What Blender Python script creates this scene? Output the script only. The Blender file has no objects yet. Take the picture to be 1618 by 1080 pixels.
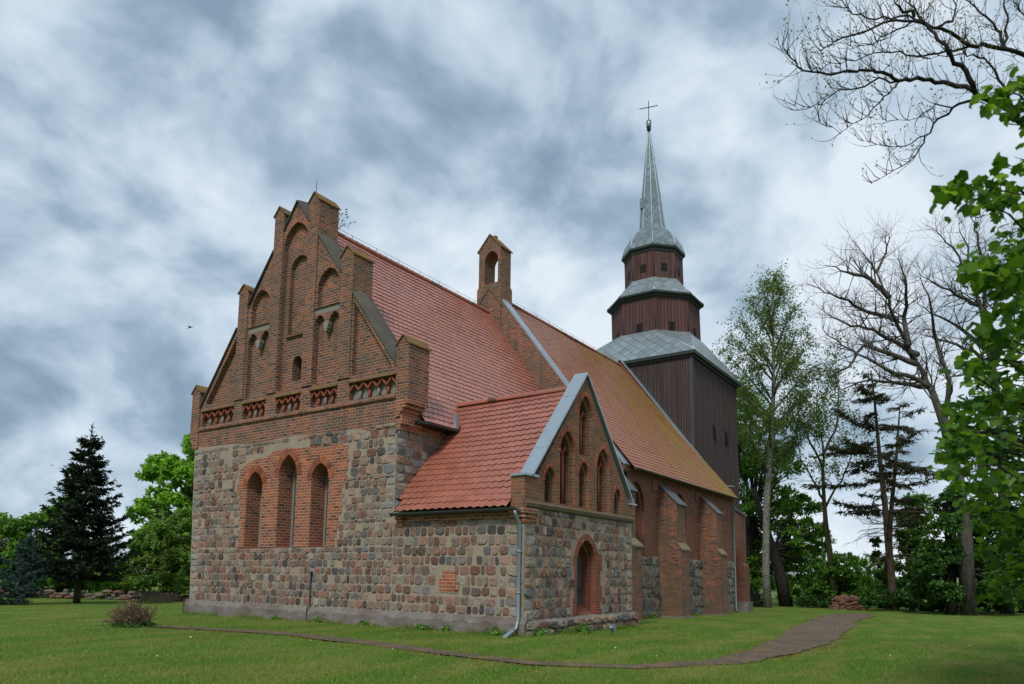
import bpy, bmesh, math, random
import numpy as np
from mathutils import Vector, Matrix
from mathutils.geometry import tessellate_polygon

scene = bpy.context.scene
COL = scene.collection
rad = math.radians

# ------------------------------------------------------------------ camera
CPOS = Vector((-16.202, -15.421, 1.65))
_y, _p, _r = rad(34.262), rad(7.122), rad(0.747)
FW = Vector((math.cos(_y)*math.cos(_p), math.sin(_y)*math.cos(_p), math.sin(_p)))
RT = Vector((math.sin(_y), -math.cos(_y), 0)); UPV = RT.cross(FW)
RT = RT*math.cos(_r) + UPV*math.sin(_r); UPV = RT.cross(FW)
FPX, V0 = 1131.649, 763.649
cd = bpy.data.cameras.new('camera'); cam = bpy.data.objects.new('camera', cd); COL.objects.link(cam)
cam.matrix_world = Matrix(((RT.x, UPV.x, -FW.x, CPOS.x), (RT.y, UPV.y, -FW.y, CPOS.y), (RT.z, UPV.z, -FW.z, CPOS.z), (0, 0, 0, 1)))
cd.sensor_width = 36; cd.sensor_fit = 'HORIZONTAL'
cd.lens = FPX/1618*36; cd.shift_y = (V0-540)/1618
cd.clip_start = 0.1; cd.clip_end = 3000
scene.camera = cam
cd.dof.use_dof = True; cd.dof.focus_distance = 27; cd.dof.aperture_fstop = 1.6

def at(u, v, dep):
    """a pixel of the 1618x1080 photograph at a depth in metres -> a point of the place"""
    return CPOS + (FW + RT*((u-809)/FPX) - UPV*((v-V0)/FPX))*dep
def gz(x, y): return -0.02*min(max(x, 0), 45) - 0.006*min(max(y, 0), 20)

# ------------------------------------------------------------------ sky, sun, exposure
SUN_EL, SUN_AZ = 46, 195      # azimuth: direction the light comes from, degrees from +x
w = bpy.data.worlds.new('World'); scene.world = w; w.use_nodes = True
nt = w.node_tree; nt.nodes.clear()
def N(t, typ, **kw):
    n = t.nodes.new(typ)
    for k, v in kw.items():
        if k.startswith('i_'):
            n.inputs[int(k[2:]) if k[2:].isdigit() else k[2:].replace('_', ' ')].default_value = v
        else: setattr(n, k, v)
    return n
def ramp(t, fac, stops, interp='LINEAR'):
    n = t.nodes.new('ShaderNodeValToRGB'); n.color_ramp.interpolation = interp
    e = n.color_ramp.elements
    while len(e) < len(stops): e.new(0.5)
    for k, (p, c) in enumerate(stops):
        e[k].position = p; e[k].color = (*c, 1) if len(c) == 3 else c
    if fac is not None: t.links.new(fac, n.inputs[0])
    return n
def math_(t, op, a, b=None, clamp=False):
    n = t.nodes.new('ShaderNodeMath'); n.operation = op; n.use_clamp = clamp
    for k, v in enumerate((a, b)):
        if v is None: continue
        if isinstance(v, (int, float)): n.inputs[k].default_value = v
        else: t.links.new(v, n.inputs[k])
    return n.outputs[0]
def mixc(t, fac, a, b, blend='MIX'):
    n = t.nodes.new('ShaderNodeMix'); n.data_type = 'RGBA'; n.blend_type = blend
    for k, v in ((0, fac), (6, a), (7, b)):
        if isinstance(v, (int, float)): n.inputs[k].default_value = v
        elif isinstance(v, tuple): n.inputs[k].default_value = (*v, 1) if len(v) == 3 else v
        else: t.links.new(v, n.inputs[k])
    return n.outputs[2]
sky = N(nt, 'ShaderNodeTexSky', sky_type='NISHITA', sun_disc=False)
sky.sun_elevation = rad(SUN_EL); sky.sun_rotation = rad(90-SUN_AZ)
tc = N(nt, 'ShaderNodeTexCoord'); sx = N(nt, 'ShaderNodeSeparateXYZ')
nt.links.new(tc.outputs['Generated'], sx.inputs[0])
zz = math_(nt, 'ADD', math_(nt, 'MAXIMUM', sx.outputs[2], 0.0), 1.1)
cb = N(nt, 'ShaderNodeCombineXYZ')
nt.links.new(math_(nt, 'DIVIDE', sx.outputs[0], zz), cb.inputs[0]); nt.links.new(math_(nt, 'DIVIDE', sx.outputs[1], zz), cb.inputs[1])
nt.links.new(math_(nt, 'ADD', math_(nt, 'MULTIPLY', math_(nt, 'POWER', math_(nt, 'MAXIMUM', sx.outputs[2], 0.0), 0.75), 0.62), 4.1), cb.inputs[2])
def noise(t, vec, scale, detail=6, rough=0.55, dist=0.0):
    n = N(t, 'ShaderNodeTexNoise'); n.inputs['Scale'].default_value = scale; n.inputs['Detail'].default_value = detail
    n.inputs['Roughness'].default_value = rough; n.inputs['Distortion'].default_value = dist
    if vec is not None: t.links.new(vec, n.inputs['Vector'])
    return n.outputs[0]
n1 = noise(nt, cb.outputs[0], 8.5, 6, 0.50, 0.3)
# the lumps are lit from above: compare the deck with itself a little higher up
va = N(nt, 'ShaderNodeVectorMath', operation='ADD'); nt.links.new(cb.outputs[0], va.inputs[0]); va.inputs[1].default_value = (0.012, -0.012, 0.035)
puff = math_(nt, 'SUBTRACT', n1, noise(nt, va.outputs[0], 8.5, 6, 0.50, 0.3))
n2 = noise(nt, cb.outputs[0], 3.4, 3, 0.5, 0.25)
n3 = noise(nt, cb.outputs[0], 18.0, 6, 0.55, 0.3)
# rounded billows: ridged copy of the middle octave
wv = N(nt, 'ShaderNodeTexNoise'); wv.inputs['Scale'].default_value = 4.0; wv.inputs['Detail'].default_value = 4; nt.links.new(cb.outputs[0], wv.inputs['Vector'])
wm = N(nt, 'ShaderNodeVectorMath', operation='MULTIPLY_ADD'); nt.links.new(wv.outputs[1], wm.inputs[0]); wm.inputs[1].default_value = (.30, .30, .22); nt.links.new(cb.outputs[0], wm.inputs[2])
bl_ = math_(nt, 'ABSOLUTE', math_(nt, 'SUBTRACT', noise(nt, wm.outputs[0], 6.0, 4, 0.5, 0.0), 0.5))
cl = math_(nt, 'ADD', math_(nt, 'ADD', math_(nt, 'MULTIPLY', n1, 0.48), math_(nt, 'MULTIPLY', n2, 0.42)), math_(nt, 'MULTIPLY', n3, 0.10))
cl = math_(nt, 'ADD', cl, math_(nt, 'ADD', math_(nt, 'MULTIPLY', bl_, 0.34), math_(nt, 'MULTIPLY', puff, 0.22)))
# the cloud deck is thinner and brighter towards the south-west and the horizon
cl = math_(nt, 'ADD', cl, math_(nt, 'MULTIPLY', math_(nt, 'SUBTRACT', sx.outputs[0], math_(nt, 'MULTIPLY', sx.outputs[1], 1.0)), 0.055))
cl = math_(nt, 'SUBTRACT', cl, math_(nt, 'MULTIPLY', sx.outputs[2], 0.09))
cr = ramp(nt, cl, [(0.35, (.24, .345, .45)), (0.415, (.34, .455, .565)), (0.46, (.45, .57, .69)), (0.515, (.59, .70, .815)), (0.60, (.78, .86, .94))])
bgs = N(nt, 'ShaderNodeBackground'); bgs.inputs[1].default_value = 0.08; nt.links.new(sky.outputs[0], bgs.inputs[0])
bgc = N(nt, 'ShaderNodeBackground'); bgc.inputs[1].default_value = 1.05; nt.links.new(cr.outputs[0], bgc.inputs[0])
mx = N(nt, 'ShaderNodeMixShader'); mx.inputs[0].default_value = 0.93
nt.links.new(bgs.outputs[0], mx.inputs[1]); nt.links.new(bgc.outputs[0], mx.inputs[2])
ow = N(nt, 'ShaderNodeOutputWorld'); nt.links.new(mx.outputs[0], ow.inputs[0])

sl = bpy.data.lights.new('sun', 'SUN'); so = bpy.data.objects.new('sun', sl); COL.objects.link(so)
sl.energy = 2.3; sl.angle = rad(14); sl.color = (1, .96, .9)
sd = Vector((math.cos(rad(SUN_AZ))*math.cos(rad(SUN_EL)), math.sin(rad(SUN_AZ))*math.cos(rad(SUN_EL)), math.sin(rad(SUN_EL))))
so.rotation_euler = sd.to_track_quat('Z', 'Y').to_euler(); so.location = sd*60
scene.view_settings.view_transform = 'Standard'; scene.view_settings.look = 'None'
scene.view_settings.exposure = 0.0; scene.view_settings.gamma = 1
scene.cycles.max_bounces = 6; scene.cycles.transparent_max_bounces = 8

# ------------------------------------------------------------------ helpers
class MB:
    """collects faces; build() links them as one mesh object, with metre UVs laid on each face"""
    def __init__(s): s.v = []; s.f = []; s.m = []; s.c = []; s.sm = []; s.uv = {}
    def add(s, verts, faces, m=0, c=None, smooth=False):
        b = len(s.v); s.v += [tuple(p) for p in verts]
        for f in faces:
            s.f.append([b+i for i in f]); s.m.append(m); s.c.append(c); s.sm.append(smooth)
    def quad(s, a, b, c, d, m=0, col=None): s.add([a, b, c, d], [(0, 1, 2, 3)], m, col)
    def box(s, lo, hi, m=0, c=None):
        x0, y0, z0 = lo; x1, y1, z1 = hi
        s.add([(x0,y0,z0),(x1,y0,z0),(x1,y1,z0),(x0,y1,z0),(x0,y0,z1),(x1,y0,z1),(x1,y1,z1),(x0,y1,z1)],
              [(0,3,2,1),(4,5,6,7),(0,1,5,4),(1,2,6,5),(2,3,7,6),(3,0,4,7)], m, c)
    def prism(s, poly, ext, m=0, c=None):
        """poly: ring of 3-D points (counter-clockwise seen against ext), extruded by ext"""
        n = len(poly); e = Vector(ext); P = [Vector(p) for p in poly]
        s.add(P+[p+e for p in P], [tuple(range(n))[::-1], tuple(range(n, 2*n))]+[(i, (i+1) % n, n+(i+1) % n, n+i) for i in range(n)], m, c)
    def tube(s, pts, radii, sides=6, m=0, c=None, cap=True, smooth=True):
        pts = [Vector(p) for p in pts]; n = len(pts)
        if isinstance(radii, (int, float)): radii = [radii]*n
        vs = []; u = None
        for i in range(n):
            d = pts[min(i+1, n-1)]-pts[max(i-1, 0)]
            if d.length < 1e-9: d = Vector((0, 0, 1))
            d.normalize()
            if u is None:
                u = d.cross(Vector((0, 0, 1)) if abs(d.z) < .9 else Vector((1, 0, 0))); u.normalize()
            else:
                u = u-d*u.dot(d)
                if u.length < 1e-6: u = d.orthogonal()
                u.normalize()
            v = d.cross(u)
            for k in range(sides):
                a = 2*math.pi*k/sides; vs.append(pts[i]+(u*math.cos(a)+v*math.sin(a))*radii[i])
        fs = [(i*sides+k, i*sides+(k+1) % sides, (i+1)*sides+(k+1) % sides, (i+1)*sides+k) for i in range(n-1) for k in range(sides)]
        if cap and sides > 2: fs += [tuple(range(sides))[::-1], tuple((n-1)*sides+k for k in range(sides))]
        s.add(vs, fs, m, c, smooth)
    def build(s, name, mats, parent=None, col=None):
        me = bpy.data.meshes.new(name)
        nv, nf = len(s.v), len(s.f)
        V = np.array(s.v, dtype=np.float32).reshape(-1, 3)
        ls = np.array([len(f) for f in s.f], dtype=np.int32); st = np.zeros(nf, dtype=np.int32); st[1:] = np.cumsum(ls)[:-1]
        fl = np.array([i for f in s.f for i in f], dtype=np.int32)
        me.vertices.add(nv); me.vertices.foreach_set('co', V.ravel())
        me.loops.add(len(fl)); me.loops.foreach_set('vertex_index', fl)
        me.polygons.add(nf); me.polygons.foreach_set('loop_start', st); me.polygons.foreach_set('loop_total', ls)
        me.polygons.foreach_set('material_index', np.array(s.m, dtype=np.int32))
        me.polygons.foreach_set('use_smooth', np.array(s.sm, dtype=bool))
        me.update(calc_edges=True)
        nor = np.zeros(nf*3, dtype=np.float32); me.polygons.foreach_get('normal', nor); nor = nor.reshape(-1, 3)
        fn = np.repeat(nor, ls, axis=0); P = V[fl]
        t = np.stack([-fn[:, 1], fn[:, 0], np.zeros(len(fn))], 1); tl = np.linalg.norm(t, axis=1)
        flat = np.abs(fn[:, 2]) > 0.93
        t[flat] = (1, 0, 0); tl[flat] = 1
        t /= np.maximum(tl, 1e-6)[:, None]; b = np.cross(fn, t)
        uv = np.stack([(P*t).sum(1), (P*b).sum(1)], 1)
        me.uv_layers.new(name='UVMap').data.foreach_set('uv', uv.astype(np.float32).ravel())
        if any(c is not None for c in s.c):
            cs = np.array([(*(c or (.3, .3, .3)), 1.0) for c in s.c], dtype=np.float32)
            a = me.color_attributes.new('tint', 'FLOAT_COLOR', 'CORNER'); a.data.foreach_set('color', np.repeat(cs, ls, axis=0).ravel())
        for m in (mats if isinstance(mats, (list, tuple)) else [mats]): me.materials.append(m)
        me.validate(clean_customdata=False)
        o = bpy.data.objects.new(name, me); COL.objects.link(o)
        if parent: o.parent = parent
        return o

def tag(o, label, cat, group=None):
    o['label'] = label; o['category'] = cat
    if group: o['group'] = group
    return o
def empty(name, loc=(0, 0, 0)):
    o = bpy.data.objects.new(name, None); COL.objects.link(o); o.location = loc; o.empty_display_size = .3
    return o

# ------------------------------------------------------------------ materials
def mat(name):
    m = bpy.data.materials.new(name); m.use_nodes = True; t = m.node_tree
    return m, t, t.nodes['Principled BSDF']
def uvn(t): return N(t, 'ShaderNodeUVMap').outputs[0]
def objc(t): return N(t, 'ShaderNodeTexCoord').outputs['Object']
def bump(t, bs, h, dist=0.02, strength=0.7):
    b = N(t, 'ShaderNodeBump'); b.inputs['Strength'].default_value = strength; b.inputs['Distance'].default_value = dist
    t.links.new(h, b.inputs['Height']); t.links.new(b.outputs[0], bs.inputs['Normal'])
def mapping(t, v, scale=(1, 1, 1), rot=(0, 0, 0), loc=(0, 0, 0)):
    n = N(t, 'ShaderNodeMapping'); n.inputs['Scale'].default_value = scale; n.inputs['Rotation'].default_value = rot; n.inputs['Location'].default_value = loc
    t.links.new(v, n.inputs[0]); return n.outputs[0]

def brick_mat(name, cols, mortar, dirt=0.5, moss=0.0, bw=.27, rh=.1, dark=(.09, .065, .05), soldier=False):
    m, t, bs = mat(name); v = uvn(t); oc = objc(t)
    # hand-laid courses: warp the coordinates a little
    wn = N(t, 'ShaderNodeTexNoise'); wn.inputs['Scale'].default_value = 1.7; wn.inputs['Detail'].default_value = 3; t.links.new(oc, wn.inputs['Vector'])
    vm = N(t, 'ShaderNodeVectorMath', operation='MULTIPLY_ADD'); t.links.new(wn.outputs[1], vm.inputs[0]); vm.inputs[1].default_value = (.045, .03, 0); t.links.new(v, vm.inputs[2])
    br = N(t, 'ShaderNodeTexBrick'); t.links.new(vm.outputs[0], br.inputs[0])
    br.inputs['Color1'].default_value = (0, 0, 0, 1); br.inputs['Color2'].default_value = (1, 1, 1, 1); br.inputs['Mortar'].default_value = (.5, .5, .5, 1)
    br.inputs['Scale'].default_value = 1; br.inputs['Mortar Size'].default_value = .0085; br.inputs['Mortar Smooth'].default_value = .25
    br.inputs['Brick Width'].default_value = bw; br.inputs['Row Height'].default_value = rh; br.inputs['Bias'].default_value = 0
    n = len(cols); cr = ramp(t, br.outputs[0], [((i+.5)/n, c) for i, c in enumerate(cols)])
    big = noise(t, oc, .55, 5, .6); fine = noise(t, oc, 9, 4, .6)
    c = mixc(t, math_(t, 'MULTIPLY', ramp(t, big, [(.42, (0,)*3), (.66, (1,)*3)]).outputs[0], dirt), cr.outputs[0], dark)
    c = mixc(t, .6, c, mixc(t, fine, (.6,)*3, (1.5, 1.45, 1.4)), 'MULTIPLY')
    mo = mixc(t, fine, tuple(x*.7 for x in mortar), tuple(x*1.1 for x in mortar))
    c = mixc(t, br.outputs[1], c, mo)
    # lime wash and old plaster left in patches
    pl = ramp(t, noise(t, oc, .9, 6, .65), [(.63, (0,)*3), (.70, (1,)*3)]).outputs[0]
    c = mixc(t, math_(t, 'MULTIPLY', pl, .45), c, (.27, .245, .215))
    sk = ramp(t, noise(t, mapping(t, oc, (1.8, 1.8, .28)), 1.5, 6, .65), [(.50, (0,)*3), (.68, (1,)*3)]).outputs[0]
    c = mixc(t, math_(t, 'MULTIPLY', sk, dirt*.9), c, (.075, .062, .045))
    if moss:
        ms = ramp(t, noise(t, oc, 1.1, 6, .7), [(.5, (0,)*3), (.66, (1,)*3)]).outputs[0]
        c = mixc(t, math_(t, 'MULTIPLY', ms, moss), c, (.10, .095, .035))
    t.links.new(c, bs.inputs['Base Color']); bs.inputs['Roughness'].default_value = .9; bs.inputs['Specular IOR Level'].default_value = .2
    h = math_(t, 'ADD', math_(t, 'MULTIPLY', br.outputs[1], -1.0), math_(t, 'MULTIPLY', fine, .5))
    bump(t, bs, h, .012, .8)
    return m
RED = [(.14, .05, .03), (.36, .10, .045), (.27, .08, .045), (.42, .13, .05), (.20, .075, .05), (.32, .10, .06)]
OLD = [(.09, .05, .04), (.235, .082, .05), (.15, .066, .046), (.33, .105, .048), (.105, .068, .058), (.20, .085, .058), (.275, .098, .058)]
M = {}
M['brick_old'] = brick_mat('weathered brick', OLD, (.46, .39, .30), .55, .2)
M['brick_pinn'] = brick_mat('pinnacle brick', OLD, (.42, .35, .28), .4, .25)
M['brick_red'] = brick_mat('red brick', RED, (.50, .44, .35), .15)
M['brick_nave'] = brick_mat('nave brick', [(.15, .046, .03), (.205, .063, .039), (.115, .046, .036), (.235, .073, .044), (.17, .068, .05)], (.27, .20, .155), .45, .0)
M['brick_but'] = brick_mat('buttress brick', OLD, (.28, .235, .19), .6, .45)
M['brick_annex'] = brick_mat('porch gable brick', [(.15, .075, .045), (.27, .10, .055), (.19, .085, .05), (.24, .115, .07), (.33, .105, .05)], (.29, .25, .185), .45, .5)
M['brick_new'] = brick_mat('new brick', [(.21, .06, .036), (.26, .075, .042), (.17, .052, .035)], (.28, .17, .125), .3, bw=.27, rh=.085)

def rough_mat(name, col, var=.35, scale=6, rough=.92, bd=.02, spec=.2, col2=None):
    m, t, bs = mat(name); oc = objc(t)
    n = noise(t, oc, scale, 7, .65); n2_ = noise(t, oc, scale*.18, 4, .6)
    c = mixc(t, n, tuple(x*(1-var) for x in col), tuple(min(1, x*(1+var)) for x in col))
    if col2: c = mixc(t, ramp(t, n2_, [(.42, (0,)*3), (.62, (1,)*3)]).outputs[0], c, col2)
    t.links.new(c, bs.inputs['Base Color']); bs.inputs['Roughness'].default_value = rough; bs.inputs['Specular IOR Level'].default_value = spec
    if bd: bump(t, bs, n, bd, .8)
    return m
M['mortar'] = rough_mat('lime mortar', (.33, .265, .20), .3, 7, bd=.03, col2=(.29, .24, .19))
M['mortar_grey'] = rough_mat('grey mortar', (.22, .205, .18), .35, 7, bd=.03, col2=(.27, .23, .18))
M['plinth'] = rough_mat('plastered plinth', (.205, .185, .165), .6, 5, bd=.06, col2=(.15, .12, .10))
M['ledge'] = rough_mat('mossy ledge', (.14, .10, .075), .5, 9, bd=.02, col2=(.11, .095, .04))
M['lichen_cap'] = rough_mat('lichened cap tiles', (.15, .085, .05), .5, 14, bd=.015, col2=(.20, .125, .03))
M['cap_sheet'] = rough_mat('dull metal sheet', (.10, .105, .11), .3, 6, .7, 0, .4)
M['coping'] = rough_mat('dark stone coping', (.085, .078, .068), .4, 10, bd=.02, col2=(.11, .10, .075))
M['plaster'] = rough_mat('old plaster', (.24, .22, .195), .35, 8, bd=.02)
M['terra'] = rough_mat('terracotta', (.27, .085, .05), .35, 12, bd=.01)
M['void'] = rough_mat('dark opening', (.012, .011, .01), .2, 4, bd=0)
M['iron'] = rough_mat('iron', (.03, .03, .03), .3, 20, .6, 0)
M['shelf'] = rough_mat('sandstone sill', (.20, .16, .10), .35, 10, bd=.01)

def stone_mat():
    m, t, bs = mat('field stone'); oc = objc(t)
    a = N(t, 'ShaderNodeAttribute', attribute_name='tint')
    n = noise(t, oc, 11, 7, .7); sp = noise(t, oc, 60, 2, .6)
    c = mixc(t, .9, a.outputs[0], mixc(t, n, (.45,)*3, (1.5, 1.47, 1.42)), 'MULTIPLY')
    c = mixc(t, .5, c, mixc(t, sp, (.6,)*3, (1.4,)*3), 'MULTIPLY')
    # lichen spots
    ls = ramp(t, noise(t, oc, 4.5, 6, .7), [(.60, (0,)*3), (.70, (1,)*3)]).outputs[0]
    c = mixc(t, math_(t, 'MULTIPLY', ls, .22), c, (.30, .28, .23))
    t.links.new(c, bs.inputs['Base Color']); bs.inputs['Roughness'].default_value = .85; bs.inputs['Specular IOR Level'].default_value = .25
    bump(t, bs, math_(t, 'ADD', n, math_(t, 'MULTIPLY', sp, .2)), .03, .8)
    return m
M['stone'] = stone_mat()

def tile_mat(name, base, lichen, lx0, lx1, lamt, shade=(.12, .045, .03)):
    m, t, bs = mat(name); oc = objc(t); v = uvn(t)
    a = N(t, 'ShaderNodeAttribute', attribute_name='tint')
    n = noise(t, oc, 1.3, 6, .65); f = noise(t, oc, 18, 4, .6)
    c = mixc(t, .8, base, mixc(t, ramp(t, a.outputs[2], [(.10, (.0,)*3), (.11, (1,)*3)]).outputs[0], (.10,)*3, mixc(t, a.outputs[2], (.86,)*3, (1.16,)*3)), 'MULTIPLY')  # very low tints turn near black: overlap shade painted into the tile colour
    c = mixc(t, .6, c, mixc(t, f, (.7,)*3, (1.3,)*3), 'MULTIPLY')
    c = mixc(t, math_(t, 'MULTIPLY', ramp(t, n, [(.45, (0,)*3), (.68, (1,)*3)]).outputs[0], .35), c, shade)
    s = N(t, 'ShaderNodeSeparateXYZ'); t.links.new(oc, s.inputs[0])
    gx = N(t, 'ShaderNodeMapRange'); t.links.new(s.outputs[0], gx.inputs[0]); gx.inputs[1].default_value = lx0; gx.inputs[2].default_value = lx1
    # lichen streaks run down the slope
    st = noise(t, mapping(t, oc, (.55, .12, .12)), 2.0, 5, .6)
    k = math_(t, 'MULTIPLY', ramp(t, st, [(.40, (0,)*3), (.66, (1,)*3)]).outputs[0], math_(t, 'MULTIPLY', gx.outputs[0], lamt), True)
    c = mixc(t, k, c, lichen)
    t.links.new(c, bs.inputs['Base Color']); bs.inputs['Roughness'].default_value = .38; bs.inputs['Specular IOR Level'].default_value = .6
    return m
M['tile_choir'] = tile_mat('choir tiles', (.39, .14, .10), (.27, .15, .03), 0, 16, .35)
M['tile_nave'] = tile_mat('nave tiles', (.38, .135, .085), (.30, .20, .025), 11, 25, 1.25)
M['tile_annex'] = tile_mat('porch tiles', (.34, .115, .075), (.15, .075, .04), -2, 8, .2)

def zinc_mat(name, scale, col=(.30, .345, .36), diamond=True):
    m, t, bs = mat(name); v = uvn(t); oc = objc(t)
    n = noise(t, oc, 2.2, 6, .65)
    if diamond:
        mv = mapping(t, v, (scale, scale, 1), (0, 0, rad(45)))
        br = N(t, 'ShaderNodeTexBrick', offset=0.0); t.links.new(mv, br.inputs[0])
        for k, x in (('Color1', (.25,)*3), ('Color2', (.85,)*3), ('Mortar', (0,)*3)): br.inputs[k].default_value = (*x, 1)
        br.inputs['Scale'].default_value = 1; br.inputs['Brick Width'].default_value = 1; br.inputs['Row Height'].default_value = 1
        br.inputs['Mortar Size'].default_value = .035; br.inputs['Mortar Smooth'].default_value = .2
        c = mixc(t, br.outputs[0], tuple(x*.72 for x in col), tuple(x*1.25 for x in col))
        c = mixc(t, math_(t, 'MULTIPLY', br.outputs[1], .75), c, (.07, .08, .085))
        bump(t, bs, math_(t, 'MULTIPLY', br.outputs[1], -1), .02, .6)
    else: c = col
    c = mixc(t, .7, c, mixc(t, n, (.62, .66, .66), (1.3,)*3), 'MULTIPLY')
    t.links.new(c, bs.inputs['Base Color']); bs.inputs['Metallic'].default_value = .55; bs.inputs['Roughness'].default_value = .42
    return m
M['zinc'] = zinc_mat('zinc diamond shingles', 1.9)
M['zinc_spire'] = zinc_mat('zinc spire shingles', 2.2, (.22, .27, .29))
M['zinc_plain'] = zinc_mat('zinc sheet', 1, (.36, .42, .47), False)
M['gutter'] = zinc_mat('painted gutter', 1, (.075, .08, .085), False)
M['pipe'] = zinc_mat('zinc pipe', 1, (.25, .30, .33), False)
M['eave_dark'] = rough_mat('dark eave board', (.035, .045, .04), .3, 10, .6, 0)

def wood_mat(name, c1, c2, bw):
    m, t, bs = mat(name); v = uvn(t); oc = objc(t)
    br = N(t, 'ShaderNodeTexBrick', offset=0.37); t.links.new(mapping(t, v, (1, 1, 1), (0, 0, rad(90))), br.inputs[0])
    for k, x in (('Color1', (0,)*3), ('Color2', (1,)*3), ('Mortar', (0,)*3)): br.inputs[k].default_value = (*x, 1)
    br.inputs['Scale'].default_value = 1; br.inputs['Brick Width'].default_value = 60; br.inputs['Row Height'].default_value = bw
    br.inputs['Mortar Size'].default_value = .014; br.inputs['Mortar Smooth'].default_value = .3
    st = noise(t, mapping(t, oc, (9, 9, .35)), 2.0, 6, .65); n = noise(t, oc, .5, 5, .6)
    c = mixc(t, br.outputs[0], c1, c2)
    c = mixc(t, .85, c, mixc(t, st, (.35,)*3, (1.6, 1.55, 1.5)), 'MULTIPLY')
    c = mixc(t, math_(t, 'MULTIPLY', ramp(t, noise(t, mapping(t, oc, (1.6, 1.6, .22)), 1.6, 6, .65), [(.42, (0,)*3), (.68, (1,)*3)]).outputs[0], .55), c, (.085, .072, .068))
    c = mixc(t, math_(t, 'MULTIPLY', br.outputs[1], .85), c, (.008, .006, .006))
    t.links.new(c, bs.inputs['Base Color']); bs.inputs['Roughness'].default_value = .62; bs.inputs['Specular IOR Level'].default_value = .35
    bump(t, bs, math_(t, 'ADD', math_(t, 'MULTIPLY', br.outputs[1], -1), math_(t, 'MULTIPLY', st, .25)), .03, .9)
    return m
M['wood_dark'] = wood_mat('dark weatherboard', (.034, .022, .023), (.062, .040, .040), .17)
M['wood_red'] = wood_mat('brown red weatherboard', (.066, .025, .021), (.115, .045, .036), .26)

def glass_mat():
    m, t, bs = mat('leaded glass'); v = uvn(t)
    br = N(t, 'ShaderNodeTexBrick', offset=0.0); t.links.new(mapping(t, v, (1, 1, 1), (0, 0, rad(45))), br.inputs[0])
    for k, x in (('Color1', (.03, .05, .055)), ('Color2', (.07, .10, .105)), ('Mortar', (.16, .19, .19))): br.inputs[k].default_value = (*x, 1)
    br.inputs['Scale'].default_value = 1; br.inputs['Brick Width'].default_value = .095; br.inputs['Row Height'].default_value = .095; br.inputs['Mortar Size'].default_value = .008
    t.links.new(br.outputs[0], bs.inputs['Base Color']); bs.inputs['Roughness'].default_value = .25
    return m
M['glass'] = glass_mat()

def bark_mat(name, c1, c2, sc=6, stretch=.25):
    m, t, bs = mat(name); oc = objc(t)
    n = noise(t, mapping(t, oc, (1, 1, stretch)), sc, 7, .65)
    t.links.new(ramp(t, n, [(.35, c1), (.65, c2)]).outputs[0], bs.inputs['Base Color']); bs.inputs['Roughness'].default_value = .9
    bs.inputs['Specular IOR Level'].default_value = .15; bump(t, bs, n, .03, .9)
    return m
M['bark'] = bark_mat('bark', (.045, .04, .034), (.12, .108, .09))
M['bark_dark'] = bark_mat('dark bark', (.016, .014, .012), (.045, .04, .034))
M['bark_mossy'] = bark_mat('mossy bark', (.03, .032, .016), (.075, .085, .04))
M['bark_conifer'] = bark_mat('conifer bark', (.045, .032, .022), (.12, .09, .065))
M['birch_bark'] = bark_mat('birch bark', (.05, .045, .04), (.33, .31, .27), 5, 2.2)

def leaf_mat(name, ca, cb_, cc, trans=.35, rough=.55):
    m, t, bs = mat(name)
    a = N(t, 'ShaderNodeAttribute', attribute_name='tint')
    cr_ = ramp(t, a.outputs[2], [(.1, ca), (.5, cb_), (.9, cc)])
    t.links.new(cr_.outputs[0], bs.inputs['Base Color']); bs.inputs['Roughness'].default_value = rough; bs.inputs['Specular IOR Level'].default_value = .3
    if name == 'grass blades':
        oc = objc(t); pa = noise(t, mapping(t, oc, (.35, 1.1, 1), (0, 0, rad(20))), .9, 6, .6)
        pk = math_(t, 'MULTIPLY', ramp(t, pa, [(.44, (0,)*3), (.60, (1,)*3)]).outputs[0], .75)
        dk = math_(t, 'MULTIPLY', ramp(t, noise(t, oc, .23, 5, .6), [(.48, (0,)*3), (.62, (1,)*3)]).outputs[0], .3)
        dc = mixc(t, pk, mixc(t, dk, cr_.outputs[0], (.03, .075, .008)), (.31, .29, .085)); t.links.new(dc, bs.inputs['Base Color'])
    else: dc = cr_.outputs[0]
    tr = N(t, 'ShaderNodeBsdfTranslucent')
    t.links.new(mixc(t, 1.0, dc, (1.35, 1.3, .55), 'MULTIPLY'), tr.inputs[0])
    mxs = N(t, 'ShaderNodeMixShader'); mxs.inputs[0].default_value = trans+.05
    t.links.new(bs.outputs[0], mxs.inputs[1]); t.links.new(tr.outputs[0], mxs.inputs[2])
    t.links.new(mxs.outputs[0], t.nodes['Material Output'].inputs[0])
    return m
M['leaf_maple'] = leaf_mat('bright maple leaves', (0.092, 0.224, 0.026), (0.184, 0.406, 0.043), (0.341, 0.616, 0.062))
M['leaf_mid'] = leaf_mat('green leaves', (0.062, 0.154, 0.025), (0.115, 0.263, 0.039), (0.210, 0.376, 0.057))
M['leaf_olive'] = leaf_mat('olive leaves', (0.092, 0.184, 0.036), (0.158, 0.284, 0.057), (0.236, 0.367, 0.079))
M['leaf_dark'] = leaf_mat('dark leaves', (0.026, 0.074, 0.019), (0.053, 0.131, 0.026), (0.095, 0.210, 0.036))
M['leaf_near'] = leaf_mat('linden leaves', (.032, .092, .013), (.085, .20, .022), (.18, .32, .04), .5, .45)
M['leaf_birch'] = leaf_mat('birch leaves', (.075, .125, .034), (.125, .19, .055), (.18, .26, .08), .45)
M['leaf_bud'] = leaf_mat('opening buds', (0.105, 0.105, 0.025), (0.179, 0.189, 0.038), (0.252, 0.273, 0.053))
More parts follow.
